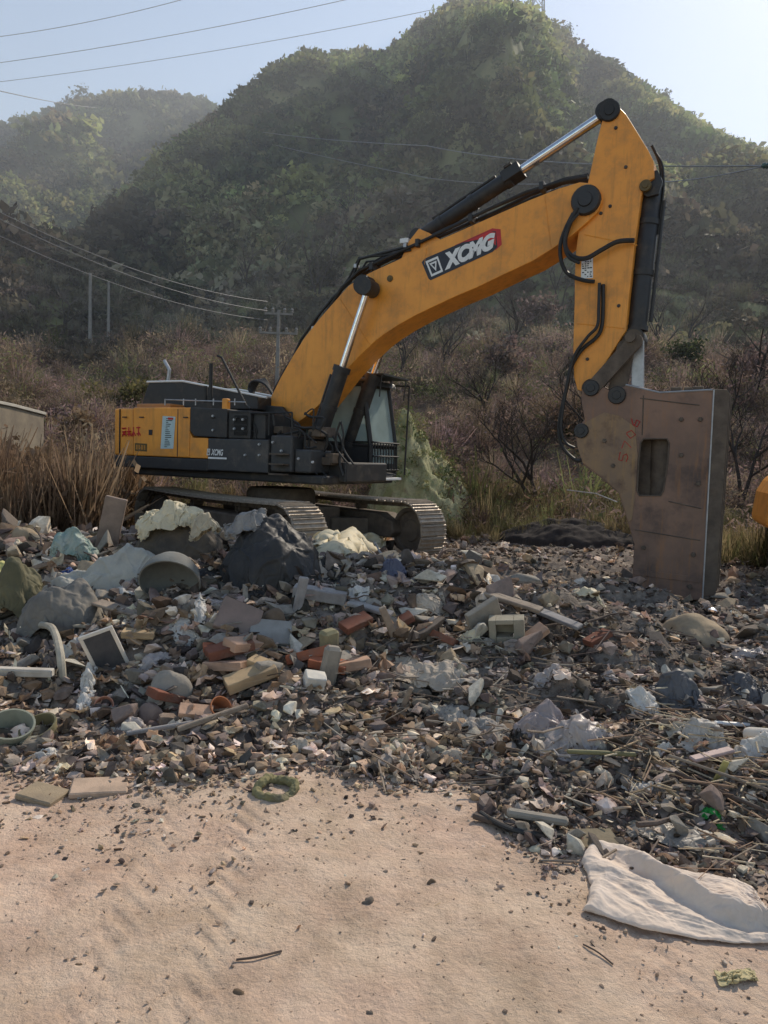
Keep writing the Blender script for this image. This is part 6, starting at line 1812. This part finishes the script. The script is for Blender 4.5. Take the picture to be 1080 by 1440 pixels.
draped('plastic_bag', 1060, 989, 52, 19, M_BAGD, 'black bag at the right edge of the heap', 'plastic bag', 16, 1.38, .8, n=44, lump=.5, size=1.15, stiff=.06, iters=110)
draped('plastic_bag', 1070, 1064, 50, 27, M_WPL, 'white bag bundle at the right edge below the black bag', 'plastic bag', 17, 1.38, .8, n=44, lump=.5, size=1.15, stiff=.06, iters=110)
bag('foam_lump', 845, 1098, 34, 22, cloth('foam', (.72, .66, .56), (.55, .5, .4)), 'cream foam lump at the front right of the heap', 'foam lump', 18, .4, 3.4, .9, lift=.02)
bag('foam_lump', 842, 1028 + 25, 24, 20, cloth('foam_grey', (.6, .56, .5), (.42, .4, .35)), 'small grey white foam lump above the olive bamboo pole', 'foam lump', 19, .4, 3., .9, lift=.02)
draped('plastic_bag', 552, 816, 34, 24, cloth('blue_grey_bag', (.13, .14, .20), (.08, .08, .12), .1), 'small blue grey bag at the front of the far track', 'plastic bag', 20, 1.38, .8, n=44, lump=.5, size=1.15, stiff=.06, iters=110)
draped('plastic_bag', 1005, 1162, 24, 12, cloth('bright_green_plastic', (.04, .40, .08), (.03, .25, .05), .3), 'bright green plastic scrap right above the sack', 'plastic scrap', 21, 1.38, .8, n=44, lump=.5, size=1.15, stiff=.06, iters=110)
bag('stone', 240, 978, 62, 40, CM['grey'], 'large rounded grey boulder in the left centre of the heap', 'boulder', 22, .15, 1.0, .8)
bag('stone', 212, 1010, 36, 28, CM['mauve'], 'purplish rounded stone below the grey boulder', 'boulder', 23, .15, 1.0, .8)
bag('stone', 975, 895, 90, 34, CM['tan'], 'low tan earth lump beside the foot of the breaker', 'earth lump', 24, .2, 1.3, .9)
bag('stone', 385, 885, 44, 34, CM['brown'], 'round brown clod in the dark rubble', 'clod', 25, .15, 1.2, .8)

# draped sheets
def sheet(name, quad, m, label, cat, lift=.06, wr=.03, seed=0, n=52, thick=0.0, fold=6.0, fdir=.5, arch=None, group=None, ragged=.06, under=True, crease=.012, cell=.12):
    A, B, C_, D = [G(*q_[:2]) if len(q_) == 2 else at_r(*q_) for q_ in quad]   # near-left, near-right, far-right, far-left
    u, v = np.meshgrid(np.linspace(0, 1, n), np.linspace(0, 1, n), indexing='ij')
    rg2 = np.random.default_rng(seed)
    def bil(i): return (A[i] * (1 - u) + B[i] * u) * (1 - v) + (D[i] * (1 - u) + C_[i] * u) * v
    L1 = (B - A).length; L2 = (D - A).length
    eu = ragged * fbm(v * 3 + seed, u * 0 + seed, 4) * (np.abs(u - .5) * 2) ** 4 * np.sign(u - .5) * 2.5
    ev = ragged * fbm(u * 3 + seed + 9, v * 0 + seed, 4) * (np.abs(v - .5) * 2) ** 4 * np.sign(v - .5) * 2.5
    X = bil(0) + (B - A).x * eu + (D - A).x * ev; Y = bil(1) + (B - A).y * eu + (D - A).y * ev
    edge = np.clip(np.minimum(np.minimum(u, 1 - u), np.minimum(v, 1 - v)) * 8, 0, 1) ** .6
    s_ = u * fdir + v * (1 - fdir)
    w1 = ridged(s_ * fold + seed + .5 * fbm(u * 2, v * 2 + seed, 3), (u - v) * fold * .25 + seed, 3)
    w2 = ridged(u * fold * 1.4 + seed * 3, v * fold * 1.2, 4)
    w3 = fbm(u * fold * 5 + seed, v * fold * 5, 3)
    hgt = lift * np.clip(np.sin(np.pi * u), 0, 1) ** .6 * np.clip(np.sin(np.pi * v), 0, 1) ** .6 if arch is None else arch(u, v)
    base = g_all(X.ravel(), Y.ravel()).reshape(X.shape)
    zq = bil(2)
    if not under: base = zq
    Z = base + .012 + hgt + wr * (.55 * w1 + .35 * w2 * .6 + .12 * w3 + .2) * (.35 + .65 * edge)
    Z = np.maximum(Z, base + .004) if under else Z
    P = np.stack([X, Y, Z + .02], -1)
    ob = np.clip(hgt * (.8 + .8 * fbm(u * 3 + seed, v * 3, 3)), 0, None)
    x0, x1, y0, y1 = X.min() - .1, X.max() + .1, Y.min() - .1, Y.max() + .1
    Ci = np.stack([X.ravel(), Y.ravel()], 1); Ob = ob.ravel()
    def hf(x, y):
        sx_, sy_ = x.ravel()[:, None], y.ravel()[:, None]
        ds = ((sx_ - Ci[::37, 0]) ** 2 + (sy_ - Ci[::37, 1]) ** 2); w_ = 1 / (ds + (L1 * L2) * .002) ** 2
        return g_all(x, y) + (w_ * Ob[::37]).sum(1) / w_.sum(1)
    f = height_cache(x0, x1, y0, y1, hf, 44)
    ex_ = 1.16 + wr
    P = relax_cloth(P, L1 / (n - 1) * ex_, L2 / (n - 1) * ex_, f, 120, grav=.0015, stiff_b=.08, seed=seed)
    return grid_obj(name, P, m, label, cat, max(thick, .003), group, crease=crease, cell=cell, seed=seed)
# the sack on the road: outline warped to a sagging, flattened shape
def sack_on_road():
    n = 130
    out_far = [(826, 1193), (860, 1196), (900, 1212), (945, 1226), (985, 1235), (1030, 1240), (1056, 1252), (1066, 1275), (1075, 1295), (1110, 1300)]
    out_near = [(821, 1284), (858, 1296), (905, 1309), (950, 1319), (1000, 1327), (1040, 1331), (1070, 1332), (1090, 1331), (1105, 1326), (1120, 1318)]
    Fp = np.array([G(*q_)[:2] for q_ in out_far]); Np = np.array([G(*q_)[:2] for q_ in out_near])
    t = np.linspace(0, 1, len(out_far)); u1 = np.linspace(0, 1, n)
    fx = np.stack([np.interp(u1, t, Fp[:, 0]), np.interp(u1, t, Fp[:, 1])], 1); nx = np.stack([np.interp(u1, t, Np[:, 0]), np.interp(u1, t, Np[:, 1])], 1)
    u, v = np.meshgrid(u1, np.linspace(0, 1, n), indexing='ij')
    X = nx[:, 0][:, None] * (1 - v) + fx[:, 0][:, None] * v; Y = nx[:, 1][:, None] * (1 - v) + fx[:, 1][:, None] * v
    Y = Y + .02 * fbm(u * 5, v * 0 + .3, 3) * (1 - v) + .014 * fbm(u * 6 + 4, v * 0 + 7.3, 3) * v
    X = X + (.030 * fbm(v * 3.2, u * 0 + 2.1, 3) + .02 * np.sin(v * 7)) * (1 - u) ** 3
    base = g_all(X.ravel(), Y.ravel()).reshape(X.shape)
    pil = np.clip(np.sin(np.pi * np.clip(u * 1.02, 0, 1)), 0, 1) ** .35 * np.clip(np.sin(np.pi * v), 0, 1) ** .4
    # a deep diagonal fold from the upper left corner to the right, and a fringe of finer pleats
    fl = .80 - .62 * sstep(0, .62, u) + .06 * np.sin(u * 9)
    fold = np.exp(-((v - fl) / .10) ** 2) * (1 - .5 * u) * sstep(.02, .12, u)
    crest = np.exp(-((v - fl - .17) / .10) ** 2) * (1 - .3 * u)
    fl2 = .42 - .40 * sstep(0, .5, u); fold2 = np.exp(-((v - fl2) / .055) ** 2) * sstep(0, .1, u) * (1 - sstep(.55, .8, u))
    w1 = ridged(v * 5 + u * 2.6 + .5 * fbm(u * 3, v * 3, 3), u * 1.6, 4); w2 = ridged(u * 9 + 3, v * 7, 3); w3 = fbm(u * 30, v * 22, 3)
    wk = ridged(u * 3.2 + 1.3, v * 4.2 + u * 3, 3)
    Z = base + .008 + pil * .026 + pil * (-.030 * fold + (.044 + .034 * (1 - sstep(.1, .6, u))) * crest - .020 * fold2) + .035 * np.exp(-((u - .035) / .04) ** 2) * (.5 + .5 * np.sin(v * 8 + 1)) * pil ** .3 + .006 * w1 * (.15 + .85 * pil) + .010 * wk * pil + .0015 * w2
    Z = np.maximum(Z, base + .004 + .006 * (1 - pil))
    grid_obj('woven_sack', np.stack([X, Y, Z], -1), M_SACK, 'empty pale woven sack lying flat on the dirt road at lower right', 'sack', .006, crease=.0025, cell=.10, k=2)
sack_on_road()
sheet('plastic_sheet', [(418, 778), (510, 782), (516, 752), (412, 742)], M_LBLUE, 'pale blue and white plastic sheet in front of the near track', 'plastic sheet', .12, .05, 3)
sheet('plastic_sheet', [(462, 790), (512, 776), (520, 757), (456, 752)], M_CREAM, 'cream end of a plastic sheet pointing right towards the far track', 'plastic sheet', .12, .04, 13, fold=4)
sheet('plastic_sheet', [(-25, 850), (48, 838), (44, 806), (-25, 812)], M_YLW, 'yellowish torn sheet at the left edge of the heap', 'plastic sheet', .1, .07, 4)
sheet('ragged_cloth', [(548, 960), (676, 972), (668, 935), (560, 922)], M_CLOTH, 'pale brown ragged cloth draped over the centre right of the heap', 'cloth', .14, .06, 5, fold=7, fdir=.75)
sheet('ragged_cloth', [(606, 1015), (700, 1062), (722, 1030), (600, 985)], cloth('striped_rag', (.60, .56, .50), (.34, .31, .28), .3, .85), 'grey rag lying below the ragged cloth', 'cloth', .10, .05, 6, fold=7, fdir=.2)
sheet('plastic_sheet', [(105, 1010), (128, 1000), (135, 945), (118, 945)], M_WPL, 'curved white plastic sheet left of the picture frame', 'plastic sheet', .16, .04, 7, fold=3)
sheet('plastic_sheet', [(80, 836), (116, 830), (112, 806), (84, 808)], M_BLUE, 'blue plastic piece hanging under the pale roll', 'plastic sheet', .10, .03, 8, fold=3)
sheet('plastic_sheet', [(120, 822), (168, 824), (165, 800), (124, 800)], M_YLW, 'yellow green plastic piece right of the blue one', 'plastic sheet', .07, .04, 9, fold=4)
sheet('plastic_film', [(880, 1180), (1000, 1212), (1010, 1180), (890, 1160)], cloth('dirty_film', (.40, .37, .33), (.25, .23, .2), .2, .4), 'dirty film sheet between the rubble and the woven sack', 'plastic film', .04, .03, 10, fold=7)
sheet('plastic_sheet', [(272, 884), (290, 880), (288, 846), (276, 846)], M_WPL, 'small white torn sheet sticking up in the left centre', 'plastic sheet', .12, .05, 12, fold=3, n=40)
sheet('cardboard', [(1012, 1390), (1062, 1383), (1060, 1368), (1010, 1372)], mat('yellow_cardboard', (.50, .42, .22), (.36, .3, .16), rough=.8, scale=14), 'curled yellowish leaf shaped scrap on the road below the sack', 'scrap', .02, .012, 11, fold=3, n=30)
sheet('plastic_sheet', [(150, 848), (190, 842), (186, 828), (152, 832)], M_WPL, 'white scrap between the sack and the round basin', 'plastic sheet', .06, .04, 14, fold=4, n=40)

draped('plastic_roll', 132, 838, 176, 46, cloth('pale_grey_roll', (.62, .61, .55), (.48, .47, .42), .3, .6), 'long pale grey plastic roll lying across the left of the heap', 'plastic roll', 31, 1.16, .34, n=64, size=1.25, rz=.12, crease=.016, cell=.2)
pl_ = [(20, 770), (60, 745), (175, 870), (300, 855), (255, 905), (400, 905), (95, 925), (205, 940), (330, 1010), (180, 1035), (60, 1070), (500, 850), (605, 865), (665, 905), (770, 960), (870, 960), (935, 1060), (640, 1075), (900, 1115), (560, 1060), (420, 1060), (1045, 930), (700, 830), (830, 840)]
pr_ = random.Random(3)
for i, (px, py) in enumerate(pl_):
    kd = pr_.choice(['white', 'cream', 'grey', 'clear', 'white'])
    draped('plastic_scrap', px, py, pr_.uniform(24, 46), pr_.uniform(7, 15), {'white': M_WPL, 'cream': M_CREAM, 'grey': M_CLOTH, 'clear': M_FILM}[kd], f"small crumpled {kd} plastic scrap caught in the rubble", 'plastic scrap', 60 + i, 1.3, pr_.uniform(.5, .9), n=26, size=1.1, stiff=.05, iters=60, rz=pr_.uniform(-.8, .8), group=f'{kd} plastic scraps in the rubble', crease=.012, cell=.07)
# corrugated hose curve
def tube_thing(name, pxs, rad, m, label, cat, lifts, n=8):
    P = [G(a_, b_) + Vector((0, 0, l_)) for (a_, b_), l_ in zip(pxs, lifts)]
    out = []
    for i in range(len(P) - 1):
        p0, p1, p2, p3_ = P[max(i - 1, 0)], P[i], P[i + 1], P[min(i + 2, len(P) - 1)]
        for t in np.linspace(0, 1, 6, endpoint=False): out.append(.5 * ((2 * p1) + (-p0 + p2) * t + (2 * p0 - 5 * p1 + 4 * p2 - p3_) * t * t + (-p0 + 3 * p1 - 3 * p2 + p3_) * t ** 3))
    out.append(P[-1]); c = out[0].copy(); mb = MB(); mb.tube([p - c for p in out], rad, n)
    o = mb.build(name, m, None, smooth=True, loc=c); tag(o, label, cat); return o
tube_thing('plastic_hose', [(58, 905), (74, 915), (84, 940), (88, 965)], .026, rmat('pale_hose', (.42, .40, .35), rough=.7), 'curved pale grey hose at the left of the heap', 'hose', (.14, .16, .12, .03))
tube_thing('cable', [(675, 1152), (705, 1170), (740, 1178), (790, 1182)], .012, M_BK, 'black cable along the front edge right of the road tip', 'cable', (.03, .03, .02, .02))
tube_thing('twig', [(332, 1352), (360, 1350), (396, 1340)], .004, M_WOODD, 'thin dry twig lying on the dirt road', 'twig', (.006, .01, .006), 5)
tube_thing('twig', [(820, 1330), (840, 1342), (862, 1358)], .003, M_WOODD, 'short thin twig on the road below the sack', 'twig', (.005, .008, .005), 5)
tube_thing('twig', [(760, 1212), (790, 1214), (822, 1216)], .005, M_WOOD, 'straw stalk touching the upper left corner of the sack', 'twig', (.006, .01, .008), 5)

def lathe_thing(name, px, py, prof, m, label, cat, rot, sc_=1.0, lift=.03, inner=None):
    mb = MB(); mb.lathe([(r_ * sc_, z_ * sc_) for r_, z_ in prof], 28); o = mb.build(name, m, None, smooth=True)
    put(o, px, py, label, cat, rot, lift); return o
pot = [(0, 0), (.10, 0), (.12, .03), (.15, .18), (.165, .22), (.165, .24), (.15, .24), (.14, .20), (.11, .03), (0, .02)]
lathe_thing('bucket', 14, 1036, pot, rmat('grey_green_bucket', (.26, .28, .24)), 'grey green bucket at the left edge of the heap', 'bucket', (.35, .25, 0), .72, -.06)
lathe_thing('flower_pot', 66, 1033, pot, rmat('olive_pot', (.22, .20, .12)), 'olive brown pot next to the bucket', 'pot', (.4, -.2, 0), .62, -.06)
lathe_thing('bucket', 300, 1003, pot, rmat('orange_plastic_pot', (.42, .17, .085), rough=.8), 'broken orange pot lying in the left centre of the heap', 'pot', (.9, .3, .6), .42, .0)
lathe_thing('bucket', 148, 998, pot, rmat('salmon_pot', (.5, .24, .17), rough=.7), 'small salmon coloured broken pot at the left', 'pot', (.8, -.4, .6), .34, .0)
lathe_thing('basin', 238, 848, [(.30, 0), (.30, .03), (.27, .14), (.20, .24), (.10, .30), (0, .32), (.10, .285), (.19, .225), (.255, .13), (.285, .03), (.285, .0), (.30, 0)], rmat('grey_basin', (.20, .21, .21)), 'grey round basin lying upside down in front of the brown sack', 'basin', (-.95, .1, .15), .8, .16)
lathe_thing('bottle', 1050, 1046, [(0, 0), (.05, 0), (.055, .02), (.055, .2), (.04, .25), (.02, .27), (.02, .3), (0, .3)], M_WPL, 'white plastic bottle near the right edge of the heap', 'bottle', (1.3, .2, .5), .8, .05)
# picture frame
mb = MB()
for b_ in ((-.14, .14, -.21, -.18), (-.14, .14, .18, .21), (-.14, -.11, -.18, .18), (.11, .14, -.18, .18)): mb.box(b_[0], b_[1], -.012, .012, b_[2], b_[3])
o = mb.build('window_frame', M_WPL, bevel=.004); o.scale = (.8, .8, .8); put(o, 147, 945, 'small white rectangular window frame standing tilted in the left of the heap', 'frame', (.35, -.35, .25), .14)
mb = MB(); mb.box(-.11, .11, -.004, .004, -.18, .18); pn = mb.build('panel', M_BAGD, o)
# mossy ring
mb = MB(); pts = [Vector((.085 * math.cos(t) + .012 * math.sin(3 * t), .085 * math.sin(t), .012 * math.sin(t * 3))) for t in np.linspace(0, 2 * math.pi, 30)]
mb.tube(pts, .024, 8, cap=False); o = mb.build('rope_ring', rmat('mossy_rope', (.26, .24, .13), (.13, .12, .07)), smooth=True); put(o, 388, 1112, 'small mossy yellow green ring at the front edge of the heap', 'ring', (.2, .1, 0), .01)
o.modifiers.new('s', 'SUBSURF').levels = 1
dm = o.modifiers.new('d', 'DISPLACE'); tx = bpy.data.textures.new('moss', 'CLOUDS'); tx.noise_scale = .02; dm.texture = tx; dm.strength = .02
# chrome glint
mb = MB(); mb.lathe([(0, 0), (.07, 0), (.08, .02), (.05, .05), (0, .06)], 20); o = mb.build('shiny_disc', M_CHR, smooth=True); put(o, 1000, 868, 'shiny round metal scrap catching the sun at the foot of the breaker', 'metal disc', (-.25, .25, 0), .05)
# dark clods on the road
for i, (px, py, s_) in enumerate(((517, 1268, 26), (520, 1424, 24), (338, 1395, 26), (38, 1336, 16), (15, 1345, 12), (484, 1230, 14), (606, 1240, 22), (660, 1358, 10), (558, 1372, 8), (812, 1316, 16), (85, 1222, 12), (330, 1120, 14), (590, 1200, 16), (470, 1388, 10), (110, 1355, 16))):
    lab = ['crumbly dark clod in the middle of the road', 'dark clod at the bottom edge of the photo', 'flattened brown clod at lower left of the road', 'dark clod near the left edge of the road', 'small dark clod at the very left of the road',
           'small pale stone above the middle clod', 'pair of earth lumps right of the middle clod', 'tiny dark pebble right of centre on the road', 'tiny dark pebble in the lower centre of the road', 'flat pale stone left below the sack',
           'small dark pebble on the left of the road', 'brown clod where the road meets the heap', 'brown clod left of the road tip', 'tiny pebble in the lower middle of the road', 'low earth lump in the lower left corner'][i]
    bag('earth_clod', px, py, s_, s_ * .55, CM['pale' if i in (5, 9) else ('dark' if i in (0, 1, 3, 4, 7, 8, 10) else 'brown')], lab, 'clod', 40 + i, .5, 2.2, .9, cuts=3, lift=.01)
